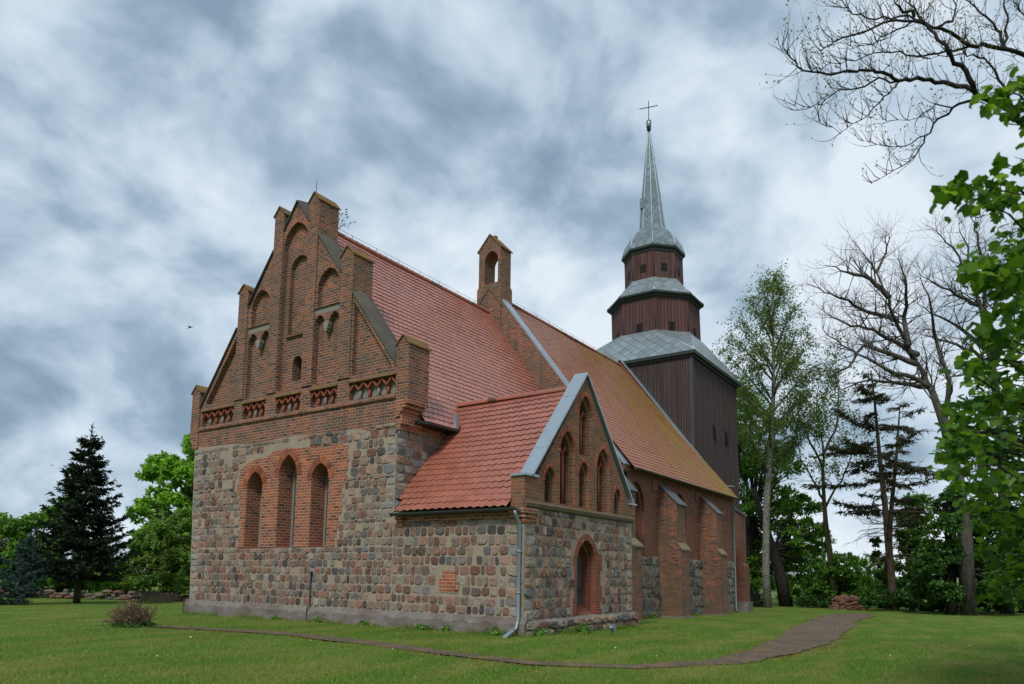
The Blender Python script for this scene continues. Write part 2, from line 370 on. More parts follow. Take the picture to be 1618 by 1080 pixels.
M['needle_dark'] = leaf_mat('spruce needles', (.006, .016, .006), (.012, .028, .010), (.022, .044, .014), .1)
M['needle_blue'] = leaf_mat('blue spruce needles', (0.021, 0.046, 0.039), (0.035, 0.072, 0.061), (0.058, 0.104, 0.091), .1)
M['needle_brown'] = leaf_mat('dying needles', (.075, .046, .022), (.05, .055, .02), (.045, .075, .025), .15)
M['dry'] = leaf_mat('dry stems', (.15, .10, .06), (.22, .15, .095), (.31, .225, .15), .2)
M['blade'] = leaf_mat('grass blades', (0.073, 0.176, 0.018), (0.136, 0.282, 0.029), (0.270, 0.343, 0.073), .3)

def lawn_mat():
    m, t, bs = mat('mown lawn'); oc = objc(t)
    a = noise(t, mapping(t, oc, (.35, 1.1, 1), (0, 0, rad(20))), .9, 6, .6); b = noise(t, oc, .18, 5, .6); f = noise(t, oc, 22, 6, .75)
    c = ramp(t, f, [(.3, (.055, .10, .013)), (.5, (.095, .175, .022)), (.72, (.16, .245, .036))]).outputs[0]
    c = mixc(t, math_(t, 'MULTIPLY', ramp(t, a, [(.44, (0,)*3), (.60, (1,)*3)]).outputs[0], .6), c, (.20, .22, .055))
    c = mixc(t, math_(t, 'MULTIPLY', ramp(t, b, [(.5, (0,)*3), (.7, (1,)*3)]).outputs[0], .4), c, (.045, .11, .010))
    t.links.new(c, bs.inputs['Base Color']); bs.inputs['Roughness'].default_value = .95; bs.inputs['Specular IOR Level'].default_value = .1
    bump(t, bs, f, .05, .9)
    return m
M['lawn'] = lawn_mat()
def path_mat():
    m, t, bs = mat('worn path'); oc = objc(t)
    f = noise(t, oc, 14, 7, .7); b = noise(t, oc, 1.6, 6, .65); g = noise(t, oc, 3.1, 6, .7)
    c = ramp(t, f, [(.3, (.04, .031, .024)), (.5, (.085, .067, .05)), (.72, (.21, .165, .12))]).outputs[0]
    c = mixc(t, math_(t, 'MULTIPLY', ramp(t, b, [(.44, (0,)*3), (.60, (1,)*3)]).outputs[0], .75), c, (.20, .12, .06))
    c = mixc(t, math_(t, 'MULTIPLY', ramp(t, g, [(.6, (0,)*3), (.68, (1,)*3)]).outputs[0], .8), c, (.045, .075, .012))
    t.links.new(c, bs.inputs['Base Color']); bs.inputs['Roughness'].default_value = .95; bump(t, bs, f, .03, .8)
    return m
M['path'] = path_mat()
M['dryedge'] = leaf_mat('dry grass', (.22, .12, .05), (.30, .17, .075), (.26, .20, .07), .2)
M['field'] = rough_mat('far field', (.11, .16, .03), .3, .2, bd=0)

# ------------------------------------------------------------------ walls in a plane: outline, openings, recesses
class Plane:
    def __init__(s, o, u, n): s.o = Vector(o); s.u = Vector(u); s.n = Vector(n)   # n points outwards
    def p(s, a, z, d=0): return s.o + s.u*a + Vector((0, 0, z)) - s.n*d        # d = depth into the wall
EAST = Plane((0, 0, 0), (0, 1, 0), (-1, 0, 0))
ANXG = Plane((0, -4.8, 0), (1, 0, 0), (0, -1, 0))
NAVS = Plane((0, -2.0, 0), (1, 0, 0), (0, -1, 0))
def arch(cx, hw, z0, zs, za, n=7):
    """pointed-arch opening, counter-clockwise from bottom left"""
    h = za-zs; r = (hw*hw+h*h)/(2*hw); L = [(cx-hw, z0), (cx+hw, z0)]
    amax = math.acos(max(-1, min(1, (r-hw)/r)))
    for i in range(n+1):
        a = amax*i/n; L.append((cx+hw-r+r*math.cos(a), zs+r*math.sin(a)))
    for i in range(n-1, -1, -1):
        a = amax*i/n; L.append((cx-hw+r-r*math.cos(a), zs+r*math.sin(a)))
    return L
def ccw(p): return sum(p[i][0]*p[(i+1) % len(p)][1]-p[(i+1) % len(p)][0]*p[i][1] for i in range(len(p))) > 0
def face(mb, pl, outer, holes, d, m, flip=False):
    polys = [[Vector((a, z, 0)) for a, z in outer]] + [[Vector((a, z, 0)) for a, z in h] for h in holes]
    flat = [q for p in polys for q in p]
    vs = [pl.p(q.x, q.y, d) for q in flat]
    tri = []
    for a, b, c in tessellate_polygon(polys):
        nn = (vs[b]-vs[a]).cross(vs[c]-vs[a])
        if nn.length < 1e-9: continue
        k = nn.dot(pl.n) > 0
        if flip: k = not k
        tri.append((a, b, c) if k else (a, c, b))
    mb.add(vs, tri, m)
def reveal(mb, pl, poly, d0, d1, m):
    n = len(poly)
    for i in range(n):
        a, b = poly[i], poly[(i+1) % n]
        mb.quad(pl.p(*a, d0), pl.p(*b, d0), pl.p(*b, d1), pl.p(*a, d1), m)
def hole(poly, depth, mside=0, mback=0, kids=()):
    return dict(poly=poly, depth=depth, ms=mside, mb=mback, kids=list(kids))
def recess(mb, pl, h, d0):
    reveal(mb, pl, h['poly'], d0, d0+h['depth'], h['ms'])
    if h['mb'] is not None: face(mb, pl, h['poly'], [k['poly'] for k in h['kids']], d0+h['depth'], h['mb'])
    for k in h['kids']: recess(mb, pl, k, d0+h['depth'])
def wall(mb, pl, outline, holes, m=0, d0=0, thick=None):
    face(mb, pl, outline, [h['poly'] for h in holes], d0, m)
    for h in holes: recess(mb, pl, h, d0)
    if thick:
        n = len(outline)
        for i in range(n):
            a, b = outline[i], outline[(i+1) % n]
            mb.quad(pl.p(*a, d0), pl.p(*a, d0+thick), pl.p(*b, d0+thick), pl.p(*b, d0), m)
        face(mb, pl, outline, [], d0+thick, m, True)
def inpoly(p, poly):
    x, y = p; r = False; j = len(poly)-1
    for i in range(len(poly)):
        xi, yi = poly[i]; xj, yj = poly[j]
        if (yi > y) != (yj > y) and x < (xj-xi)*(y-yi)/(yj-yi+1e-12)+xi: r = not r
        j = i
    return r
def voussoirs(mb, pl, cx, hw, zs, za, t, m, bw=.085, d=-.012):
    """ring of bricks on edge round a pointed arch, a touch proud of the wall"""
    h = za-zs; r = (hw*hw+h*h)/(2*hw); amax = math.acos((r-hw)/r)
    n = max(4, int(r*amax/bw))
    for sgn in (1, -1):
        c = cx+sgn*(hw-r)
        for i in range(n):
            a0, a1 = amax*(i+.07)/n, amax*(i+.93)/n
            P = []
            for rr, a in ((r, a0), (r+t, a0), (r+t, a1), (r, a1)): P.append((c+sgn*rr*math.cos(a), zs+rr*math.sin(a)))
            if sgn < 0: P = P[::-1]
            F = [pl.p(x, z, d) for x, z in P]; B = [pl.p(x, z, .02) for x, z in P]
            k = random.choice(VOUS)
            mb.add(F+B, [(0, 1, 2, 3)]+[(i2, 4+i2, 4+(i2+1) % 4, (i2+1) % 4) for i2 in range(4)], m, k)
VOUS = [(.30, .085, .045), (.36, .10, .05), (.24, .075, .045), (.40, .13, .06), (.18, .07, .045)]

PAL = [(.24, .205, .18), (.175, .15, .14), (.28, .185, .15), (.235, .125, .10), (.085, .075, .075), (.275, .24, .205), (.255, .19, .15),
       (.19, .12, .095), (.14, .11, .095), (.28, .185, .145), (.205, .105, .08), (.15, .15, .155), (.26, .215, .18), (.26, .15, .11), (.19, .145, .13), (.235, .165, .135)]
QPAL = [(.27, .255, .235), (.32, .215, .17), (.23, .22, .21), (.30, .255, .20), (.21, .21, .215)]
def stones(mb, pl, a0, a1, z0, z1, ok, m, rng, rh=(.24, .31), sw=(.2, .40), skip=.05, bulge=.026, jit=.08, q0=None, q1=None, pal=PAL, gap=(.008, .022)):
    z = z0
    while z < z1-.1:
        h = rng.uniform(*rh); h = min(h, z1-z)
        lo, hi = (a0(z) if callable(a0) else a0), (a1(z) if callable(a1) else a1)
        a = lo; end = hi-(rng.uniform(*q1) if q1 else 0); first = True
        while a < hi-.06:
            wd = rng.uniform(*sw); p_ = pal
            if rng.random() < .12: wd *= .62
            if first and q0: wd = rng.uniform(*q0); p_ = QPAL
            elif a >= end-.02: wd = hi-a; p_ = QPAL if q1 else pal
            elif a+wd > end-.12: wd = end-a
            first = False
            g = rng.uniform(*gap); ca, cz = a+wd/2, z+h/2+rng.uniform(-.015, .015)
            hw, hh = wd/2-g, h/2-g*rng.uniform(.6, 1.0)
            if hw > .05 and rng.random() > (skip if p_ is pal else 0) and ok(ca, cz, hw, hh):
                stone(mb, pl, ca, cz, hw, hh, m, rng, bulge, jit, p_)
            a += wd
        z += h
def stone(mb, pl, ca, cz, hw, hh, m, rng, bulge, jit, pal):
    K = 12; e = rng.uniform(3.2, 7.0); ph = rng.uniform(.2, .8); ring = []; sk = rng.uniform(-.08, .08)
    for k in range(K):
        t = 2*math.pi*(k+ph)/K; c, s_ = math.cos(t), math.sin(t)
        q = (abs(c)**e+abs(s_)**e)**(-1/e)*(1+rng.uniform(-jit, jit)*.9)
        ring.append((max(-1.06, min(1.06, c*q+sk*s_))*hw, max(-1.05, min(1.05, s_*q))*hh))
    b = bulge*rng.uniform(.5, 1.5); tx, tz = rng.uniform(-.10, .10), rng.uniform(-.10, .10)
    vs = []
    for sc, dp in ((1.0, .02), (.985, -.55*b), (.84, -b), (.42, -1.12*b)):
        for x, z_ in ring: vs.append(pl.p(ca+x*sc, cz+z_*sc, dp-((tx*x+tz*z_)+rng.uniform(-.3, .3)*b if sc < .9 else 0)))
    vs.append(pl.p(ca+rng.uniform(-.1, .1)*hw, cz+rng.uniform(-.1, .1)*hh, -b*rng.uniform(.8, 1.4)))
    fs = []
    for r_ in range(3):
        for k in range(K):
            fs.append((r_*K+k, r_*K+(k+1) % K, (r_+1)*K+(k+1) % K, (r_+1)*K+k))
    fs += [(3*K+k, 3*K+(k+1) % K, 4*K) for k in range(K)]
    c = rng.choice(pal); f = rng.uniform(.75, 1.2)
    v0_, v1_, v2_ = (Vector(vs[i]) for i in fs[-1])
    if (v1_-v0_).cross(v2_-v0_).dot(pl.n) < 0: fs = [f_[::-1] for f_ in fs]
    mb.add(vs, fs, m, tuple(min(1, x*f) for x in c), False)

# ================================================================== GROUND
def ground():
    mb = MB()
    xs = [-400, -150, -60, -30, -20]+list(range(-16, 60, 2))+[70, 90, 130, 250, 600]
    ys = [-400, -150, -60, -30]+list(range(-24, 60, 2))+[70, 90, 130, 250, 600]
    rng = random.Random(5); n = len(ys)
    vs = [(x, y, gz(x, y)+(rng.uniform(-.02, .02) if abs(x) < 60 and abs(y) < 60 else 0)) for x in xs for y in ys]
    mb.add(vs, [(i*n+j, (i+1)*n+j, (i+1)*n+j+1, i*n+j+1) for i in range(len(xs)-1) for j in range(n-1)], 0, None, True)
    o = mb.build('lawn', M['lawn']); o['kind'] = 'structure'
    return o
ground()
PATH = [(37.5, -7.4, .5), (36, -7.5, 1.5), (33, -7.7, 2.0), (26, -8.2, 2.0), (18, -9.1, 1.95), (9.5, -10.2, 1.8), (4, -10.95, 1.55), (0.5, -11.2, 1.05), (-2.2, -11.0, .6), (-4.1, -9.9, .45), (-4.85, -8.2, .46), (-4.6, -5.8, .52), (-4.1, -3.2, .6), (-3.85, -.2, .6), (-4.1, 2.6, .5), (-4.5, 5, .4), (-4.3, 7.5, .26), (-4.0, 9.2, .06)]
def path():
    mb = MB(); rng = random.Random(3); L = []
    P = PATH
    for i in range(len(P)-1):
        n = 12
        for k in range(n):
            t = k/n; L.append(tuple(P[i][j]*(1-t)+P[i+1][j]*t for j in range(3)))
    vs = []; jl = jr = 0
    for i in range(len(L)):
        a, b = L[max(i-1, 0)], L[min(i+1, len(L)-1)]
        d = Vector((b[0]-a[0], b[1]-a[1], 0)).normalized(); nrm = Vector((-d.y, d.x, 0))
        jl = jl*.8+rng.uniform(-.14, .14); jr = jr*.8+rng.uniform(-.14, .14); wd = L[i][2]/2
        for s in (-(wd+jl*min(1, wd)), -wd*.4, wd*.4, wd+jr*min(1, wd)):
            q = Vector((L[i][0], L[i][1], 0))+nrm*s; vs.append((q.x, q.y, gz(q.x, q.y)+.022))
    mb.add(vs, [(i*4+k, i*4+k+1, i*4+5+k, i*4+4+k) for i in range(len(L)-1) for k in range(3)], 0)
    o = mb.build('path', M['path']); o['kind'] = 'structure'
    return L
PL = path()
PLA = np.array(PL)

# ================================================================== CHURCH
church = tag(empty('church'), 'old fieldstone and brick village church with red tiled roofs and dark boarded tower', 'church')
GA = 5.3             # axis of the choir and nave (y)
rng = random.Random(11)

# ---- choir: east wall of fieldstone with brick window surround
def yl(z): return 10.62+.055*z           # north edge leans out slightly
def east_wall():
    mb = MB()
    wins = [(6.97, .46, 2.42, 4.62, 5.22), (5.14, .48, 2.43, 4.95, 5.70), (3.45, .43, 2.44, 4.72, 5.27)]
    # brick surround: stepped edges like toothed brickwork
    def jag(pts, step=.1):
        out = []
        for (x0, z0), (x1, z1) in zip(pts[:-1], pts[1:]):
            n = max(1, int(abs(z1-z0)/step))
            for k in range(n):
                za, zb = z0+(z1-z0)*k/n, z0+(z1-z0)*(k+1)/n; xm = x0+(x1-x0)*(k+.5)/n+rng.uniform(-.09, .09)
                out += [(xm, za), (xm, zb)]
        return out
    right = jag([(2.62, 2.44), (2.42, 3.6), (2.25, 4.6), (2.12, 5.75)])
    left = jag([(7.9, 5.35), (7.95, 4.6), (7.72, 3.4), (7.85, 2.44)])
    top = [(2.6, 5.86), (4.2, 5.87), (5.3, 5.93), (6.0, 5.9), (6.3, 5.72), (7.3, 5.62)]
    sur = right+top+left
    holes = [hole(arch(*w_), .8, 1, 5) for w_ in wins]
    out = [(-.0, -.7), (yl(-.7), -.7), (yl(6.5), 6.5), (10.3, 6.42), (8.9, 6.4), (7.2, 6.28), (5.0, 6.35), (3.2, 6.3), (1.6, 6.25), (.9, 5.95), (0, 6.0)]
    wall(mb, EAST, out, [hole([(x, z) for x, z in sur], .0, 0, None)], 0)
    # surround 15 mm proud
    face(mb, EAST, sur, [h['poly'] for h in holes], -.015, 1); reveal(mb, EAST, sur, -.015, .03, 1)
    for h in holes: recess(mb, EAST, h, -.015)
    for w_ in wins: voussoirs(mb, EAST, w_[0], w_[1], w_[3], w_[4], .24, 4, d=-.03)
    # side to the north
    for z0, z1 in ((-.7, 6.5),):
        mb.quad((0, yl(z0), z0), (13, yl(z0), z0), (13, yl(z1), z1), (0, yl(z1), z1), 0)
    def ok(a, z, hw, hh):
        if z > 6.42-.14*abs(a-8)/4 and a > 1: return False
        if a+hw > yl(z)+.02 or a-hw < -.02: return False
        for q in ((a-hw, z), (a+hw, z), (a, z-hh), (a, z+hh), (a-hw*.7, z-hh*.7), (a+hw*.7, z+hh*.7), (a-hw*.7, z+hh*.7), (a+hw*.7, z-hh*.7)):
            if inpoly(q, sur): return False
        return True
    okq = lambda a, z, hw, hh: True
    QW = (.32, .6); edge = lambda z: yl(z)-.01
    stones(mb, EAST, .03, edge, .48, 2.42, ok, 2, rng, (.235, .28), (.16, .34), .03, q1=QW)
    stones(mb, EAST, .03, edge, 2.45, 3.3, ok, 2, rng, (.22, .28), (.17, .34), .05, jit=.11, q1=QW)
    stones(mb, EAST, .015, edge, 3.3, 4.7, ok, 2, rng, (.23, .29), (.17, .36), .05, jit=.12, q0=QW, q1=QW)
    stones(mb, EAST, .015, edge, 4.7, 6.3, ok, 2, rng, (.25, .34), (.2, .46), .07, jit=.16, q0=QW, q1=QW)
    # plinth, rough-plastered, standing 0.14 out with a sloped top
    N_ = 60
    for i in range(N_):
        y0, y1 = -4.95+15.75*i/N_, -4.95+15.75*(i+1)/N_
        r0 = .035*math.sin(i*1.7)+.02*math.sin(i*4.1); r1 = .035*math.sin((i+1)*1.7)+.02*math.sin((i+1)*4.1)
        A = [(-.16+r0*.6, y0, -.7), (-.15+r0, y0, .30+r0), (-.02, y0, .46+r0*.8), (.05, y0, .46)]
        B = [(-.16+r1*.6, y1, -.7), (-.15+r1, y1, .30+r1), (-.02, y1, .46+r1*.8), (.05, y1, .46)]
        for k in range(3): mb.add([A[k], B[k], B[k+1], A[k+1]], [(3, 2, 1, 0)], 3, None, False)
    mb.quad((-.16, 10.8, -.7), (1, 10.8, -.7), (1, 10.8, .4), (-.16, 10.8, .4), 3)
    o = mb.build('east_wall', [M['mortar'], M['brick_red'], M['stone'], M['plinth'], M['stone'], M['void']], church)
    for w_ in wins:
        wb = MB(); a = arch(w_[0], w_[1]*.98, w_[2]+.02, w_[3], w_[4]-.02)
        # light stone frame bar set in the reveal, with a narrow leaded light beyond
        b = arch(w_[0], w_[1]*.80, w_[2]+.08, w_[3], w_[4]-.12)
        face(wb, EAST, a, [b], .60, 0); reveal(wb, EAST, b, .60, .68, 0)
        wo = wb.build('window', [M['plaster']], church)
        g = MB(); face(g, EAST, b, [], .66, 0)
        for zz_ in np.arange(w_[2]+.5, w_[3], .55): g.box((.645, w_[0]-w_[1]*.78, zz_), (.658, w_[0]+w_[1]*.78, zz_+.03), 1)
        g.build('pane', [M['glass'], M['iron']], wo)
    return o
random.seed(4)
east_wall()

# ---- choir gable
def mir(a): return 2*GA+.08-a
def east_gable():
    mb = MB(); mid = 5.36
    out = [(0.0, 5.95), (.9, 5.95), (1.6, 6.25), (3.2, 6.3), (5.0, 6.35), (7.2, 6.28), (8.9, 6.4), (10.3, 6.42), (yl(6.5), 6.5), (10.72, 7.1), (10.72, 8.0), (8.55, 11.02), (8.0, 11.55), (6.6, 13.6), (6.1, 14.2), (5.36, 15.22), (4.62, 14.2), (4.1, 13.6), (2.75, 11.75), (2.2, 11.02), (.05, 8.12), (0, 8.0)]
    H = []
    # frieze panels
    fr = [(8.56, 10.62), (6.66, 8.0), (4.70, 6.05), (2.83, 4.18), (.13, 2.23)]
    for a, b in fr: H.append(hole([(a, 7.27), (b, 7.27), (b, 7.84), (a, 7.84)], .20, 0, 1 if a < 1 else 0))
    # centre bay
    H.append(hole(arch(mid, .70, 8.08, 13.55, 14.42), .2, 0, 0, [
        hole(arch(mid-.02, .5, 10.16, 12.72, 13.2), .17, 0, 0),
        hole(arch(mid-.14, .25, 8.44, 9.1, 9.35), .5, 0, 2)]))
    for sg in (1, -1):
        f = (lambda a: a) if sg > 0 else (lambda a: 2*mid-a+.03)
        c = f(3.5)
        H.append(hole(arch(c, .56, 10.84, 11.55, 12.22), .2, 0, 0))
        tw = []
        l, r, m_ = c-.66, c+.66, c
        A1 = arch((l+m_-.1)/2, (m_-.1-l)/2, 9, 10.18, 10.56, 5)[2:]; A2 = arch((r+m_+.1)/2, (r-m_-.1)/2, 9, 10.18, 10.56, 5)[2:]
        tw = [(l, 8.08), (r, 8.08)]+A2+[(m_+.06, 10.06), (m_-.06, 10.06)]+A1
        H.append(hole(tw, .2, 0, 0))
        # outer field under the coping
        tri = [(f(2.17), 8.12), (f(2.17), 10.70), (f(.35), 8.24), (f(.35), 8.12)]
        H.append(hole(tri if ccw(tri) else tri[::-1], .2, 0, 0))
    wall(mb, EAST, out, H, 0, 0, .85)
    for (cx, hw, zs, za) in ((mid, .70, 13.55, 14.42),): voussoirs(mb, EAST, cx, hw, zs, za, .2, 4, d=-.008)
    # hanging corbels under the twin arches, thin sills, ledges
    for c in (3.5, 2*mid+.03-3.5):
        for k, (hw, z0, z1) in enumerate(((.13, 10.12, 10.24), (.10, 10.0, 10.12), (.06, 9.9, 10.0))):
            mb.box((-.05, c-hw, z0), (.13, c+hw, z1), 3)
        mb.prism([(-.07, c-.68, 10.80), (.12, c-.68, 10.80), (.12, c-.68, 10.90), (-.04, c-.68, 10.84)], (0, 1.36, 0), 5)
        face(mb, EAST, [(c-.66, 10.60), (c+.66, 10.60), (c+.66, 10.79), (c-.66, 10.79)], [], -.006, 3)
    mb.box((.10, mid-.52, 10.10), (.26, mid+.50, 10.17), 5)
    for a, b in fr:
        mb.prism([(-.07, a-.03, 7.86), (.1, a-.03, 7.86), (.1, a-.03, 8.03), (-.03, a-.03, 7.93)], (0, b-a+.06, 0), 5)
    # string course below the frieze
    mb.prism([(-.075, .08, 7.10), (.1, .08, 7.06), (.1, .08, 7.25), (-.05, .08, 7.25)], (0, 10.62, 0), 0)
    o = mb.build('east_gable', [M['brick_old'], M['plaster'], M['void'], M['plaster'], M['brick_red'], M['lichen_cap']], church)
    # zigzag tiles and little posts in the frieze
    for a, b in fr:
        z = MB(); n = 5 if b-a > 1.6 else 4
        st = (b-a)/n
        for k in range(n):
            x0, x1, xm = a+k*st, a+(k+1)*st, a+(k+.5)*st
            for p, q in (((x0, 7.60), (xm, 7.83)), ((xm, 7.83), (x1, 7.60))):
                d = Vector((q[0]-p[0], q[1]-p[1])); nn = Vector((-d.y, d.x)).normalized()*.028
                ring = [EAST.p(p[0]-nn.x, p[1]-nn.y, .01), EAST.p(q[0]-nn.x, q[1]-nn.y, .01), EAST.p(q[0]+nn.x, q[1]+nn.y, .01), EAST.p(p[0]+nn.x, p[1]+nn.y, .01)]
                z.prism(ring, (.12, 0, 0), 0)
            if k: z.tube([(.11, x0, 7.27), (.11, x0, 7.60)], .055, 6, 0 if (k+int(a)) % 2 else 1)
        z.build('frieze_lattice', [M['terra'], M['plaster']], o)
    # slit bars
    # pinnacles
    def pinn(y0, y1, z0, z1, zt, x1=.86):
        p = MB()
        p.box((-.06, y0, z0), (x1, y1, z1), 0)
        ym = (y0+y1)/2; e = .055
        p.prism([(-.06, y0, z1), (-.06, ym, zt-.05), (-.06, y1, z1)][::-1], (x1+.06, 0, 0), 0)
        for s, a in ((1, y0), (-1, y1)):
            lo = (a-s*e, z1-.06); hi = (ym, zt)
            p.prism([(-.11, lo[0], lo[1]), (-.11, hi[0], hi[1]), (-.11, hi[0], hi[1]-.045), (-.11, lo[0]+s*.006, lo[1]-.045)], (x1+.17, 0, 0), 1)
        return p.build('pinnacle', [M['brick_pinn'], M['lichen_cap']], o)
    pinn(4.12, 4.65, 8.07, 15.0, 15.30); pinn(6.07, 6.60, 8.07, 15.0, 15.30)
    pinn(2.23, 2.82, 8.07, 12.48, 12.78); pinn(7.99, 8.56, 8.07, 12.40, 12.66)
    for (y0, y1, zt) in ((-.46, .05, 9.12), (10.74, 11.28, 9.02)):
        q = pinn(y0, y1, 7.0, zt-.27, zt, .9)
    # corbelled foot of the outer pinnacles
    cbm = MB()
    for k in range(4): cbm.box((-.06, -.46+.11*k, 6.87-.13*k), (.9-.02*k, .05, 7.0-.13*k), 0)
    cbm.build('corbel', [M['brick_red']], o)
    cbm = MB()
    for k in range(3): cbm.box((-.05, 10.74, 6.8-.2*k), (.9, 11.28-.09*k, 7.0-.2*k), 0)
    cbm.build('corbel', [M['brick_red']], o)
    # copings between the pinnacles
    def cope(ya, za, yb, zb):
        c = MB(); d = Vector((0, yb-ya, zb-za)); nn = Vector((0, -d.z, d.y)).normalized()
        if nn.z < 0: nn = -nn
        A, B = Vector((0, ya, za)), Vector((0, yb, zb)); up = nn*.12
        sec = [Vector((-.08, 0, 0)), Vector((.86, 0, 0)), Vector((.86, 0, 0))+up*.25, Vector((.40, 0, 0))+up*1.2, Vector((-.08, 0, 0))+up*.25]
        n = len(sec)
        c.add([A+s for s in sec]+[B+s for s in sec], [tuple(range(n)), tuple(range(2*n-1, n-1, -1))]+[(i, n+i, n+(i+1) % n, (i+1) % n) for i in range(n)], 0)
        c.build('coping', [M['coping']], o)
    cope(4.13, 13.62, 2.82, 11.86); cope(2.24, 11.06, .04, 8.10)
    cope(6.59, 13.62, 8.02, 11.72); cope(8.60, 10.96, 10.74, 8.04)
    cope(4.66, 14.26, 5.36, 15.24); cope(6.06, 14.26, 5.36, 15.24)
    r_ = MB(); r_.tube([(.45, 4.95, 14.6), (.45, 4.95, 16.15)], [.018, .010], 5)
    r_.build('lightning_rod', M['iron'], o)
    return o
east_gable()
cnd = MB(); cnd.tube([(-.18, 3.62, -.1), (-.17, 3.62, .4), (-.075, 3.62, .5), (-.075, 3.62, 1.55)], .022, 6)
cnd.box((-.085, 3.585, 1.5), (-.0, 3.655, 1.62)); cnd.build('conductor_pipe', M['iron'], church)

# ---- tiled roofs
def tiled(o, u, s, length, slope, mats, name, i0=0, i1=999, row=.262, tw=.26, seg=6, thick=.032, amp=.030, parent=None, rag=0):
    mb = MB(); o = Vector(o); u = Vector(u).normalized(); s = Vector(s).normalized(); n = u.cross(s)
    if n.z < 0: n = -n
    r = random.Random(int(length*100)); ncol = int(round(length/tw)); cols = ncol*seg
    rows = int(math.ceil(slope/row))
    for i in range(i0, min(rows, i1)):
        s0, s1 = i*row, min((i+1)*row+.05, slope)
        if s1-s0 < .04: break
        ph = (i % 2)*.5
        low, hi, dn = [], [], []
        jit = [r.uniform(-.003, .003) for _ in range(ncol+2)]; tnt = [r.random() for _ in range(ncol+2)]
        for k in range(cols+1):
            x = length*k/cols; f = (k/seg+ph) % 1.0; tk = int(k/seg+ph)
            wv = amp*math.cos(2*math.pi*f); hh = thick+.004*math.cos(2*math.pi*f)+jit[min(tk, ncol)]
            a = o+u*x+n*(.014*math.sin(x*.9+i*.21)+.012*math.sin(x*.37-i*.13+1.0)-.03*math.sin(math.pi*min(1, max(0, i/max(1, rows))))*math.sin(math.pi*k/cols))
            low.append(a+s*(s0-amp*.0-wv)+n*hh); dn.append(a+s*(s0-wv+.012)+n*(-.012)); hi.append(a+s*s1+n*.004)
        b = len(low); vs = low+hi+dn; base = len(mb.v)
        mb.v += [tuple(p) for p in vs]
        for k in range(cols):
            t = .2+.8*tnt[min(int((k+.5)/seg+ph), ncol)]; c = (t, t, t)
            mb.f.append([base+k, base+k+1, base+b+k+1, base+b+k]); mb.m.append(0); mb.c.append(c); mb.sm.append(False)
            mb.f.append([base+2*b+k, base+2*b+k+1, base+k+1, base+k]); mb.m.append(0); mb.c.append((.05,)*3); mb.sm.append(False)  # front edge tinted dark, painting in the shadow line below each overlap
    return mb, n
def finish_roof(mb, name, mat_, parent):
    o = mb.build(name, mat_, parent)
    return o
def ridge_tiles(mb, a, b, r_=.11, step=.33, seed=1):
    a, b = Vector(a), Vector(b); d = b-a; n = int(d.length/step); rr = random.Random(seed); e = d.normalized()
    side = Vector((0, 0, 1)).cross(e)
    for i in range(n):
        p, q = a+d*(i/n), a+d*((i+1.12)/n); t = rr.random(); vs = []
        for P_, R_ in ((p, r_), (q, r_*.86)):
            for k in range(7):
                an = math.pi*(k-1)/4-math.pi*.25+math.pi*.25
                an = -.35+k*(math.pi+.7)/6
                vs.append(P_+side*math.cos(an)*R_+Vector((0, 0, 1))*math.sin(an)*R_)
        mb.add(vs, [(k, k+1, 8+k, 7+k) for k in range(6)], 0, (t, t, t), True)
# choir
CR = 14.7
sv = Vector((0, GA+.42, CR-6.42))
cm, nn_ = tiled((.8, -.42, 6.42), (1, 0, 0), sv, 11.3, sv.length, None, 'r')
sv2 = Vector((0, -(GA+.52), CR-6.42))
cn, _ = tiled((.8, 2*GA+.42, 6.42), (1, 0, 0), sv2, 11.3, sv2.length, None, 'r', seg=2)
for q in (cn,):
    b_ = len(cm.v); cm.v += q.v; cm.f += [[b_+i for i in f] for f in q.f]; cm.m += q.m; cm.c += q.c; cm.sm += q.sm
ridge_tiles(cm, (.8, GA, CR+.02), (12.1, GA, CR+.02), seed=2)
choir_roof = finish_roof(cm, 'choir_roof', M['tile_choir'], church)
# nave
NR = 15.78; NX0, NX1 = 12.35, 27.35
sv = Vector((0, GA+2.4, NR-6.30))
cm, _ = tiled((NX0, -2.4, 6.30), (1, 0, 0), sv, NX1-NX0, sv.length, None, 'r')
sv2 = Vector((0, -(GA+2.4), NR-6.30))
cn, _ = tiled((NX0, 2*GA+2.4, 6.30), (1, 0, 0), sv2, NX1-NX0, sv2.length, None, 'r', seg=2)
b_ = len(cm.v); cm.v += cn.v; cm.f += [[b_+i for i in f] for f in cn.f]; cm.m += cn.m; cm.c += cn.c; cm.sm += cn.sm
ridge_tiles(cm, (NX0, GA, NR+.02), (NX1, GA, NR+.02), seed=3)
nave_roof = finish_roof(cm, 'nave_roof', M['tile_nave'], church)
# wire along the ridges
for (x0, x1, zr, par) in ((.9, 12.0, CR, choir_roof), (13.4, 27.2, NR, nave_roof)):
    g = MB(); g.tube([(x0, GA, zr+.26), (x1, GA, zr+.26)], .008, 4)
    for x in np.arange(x0+.4, x1, 1.35): g.tube([(x, GA, zr+.05), (x, GA, zr+.28)], .012, 4)
    g.build('ridge_wire', M['iron'], par)
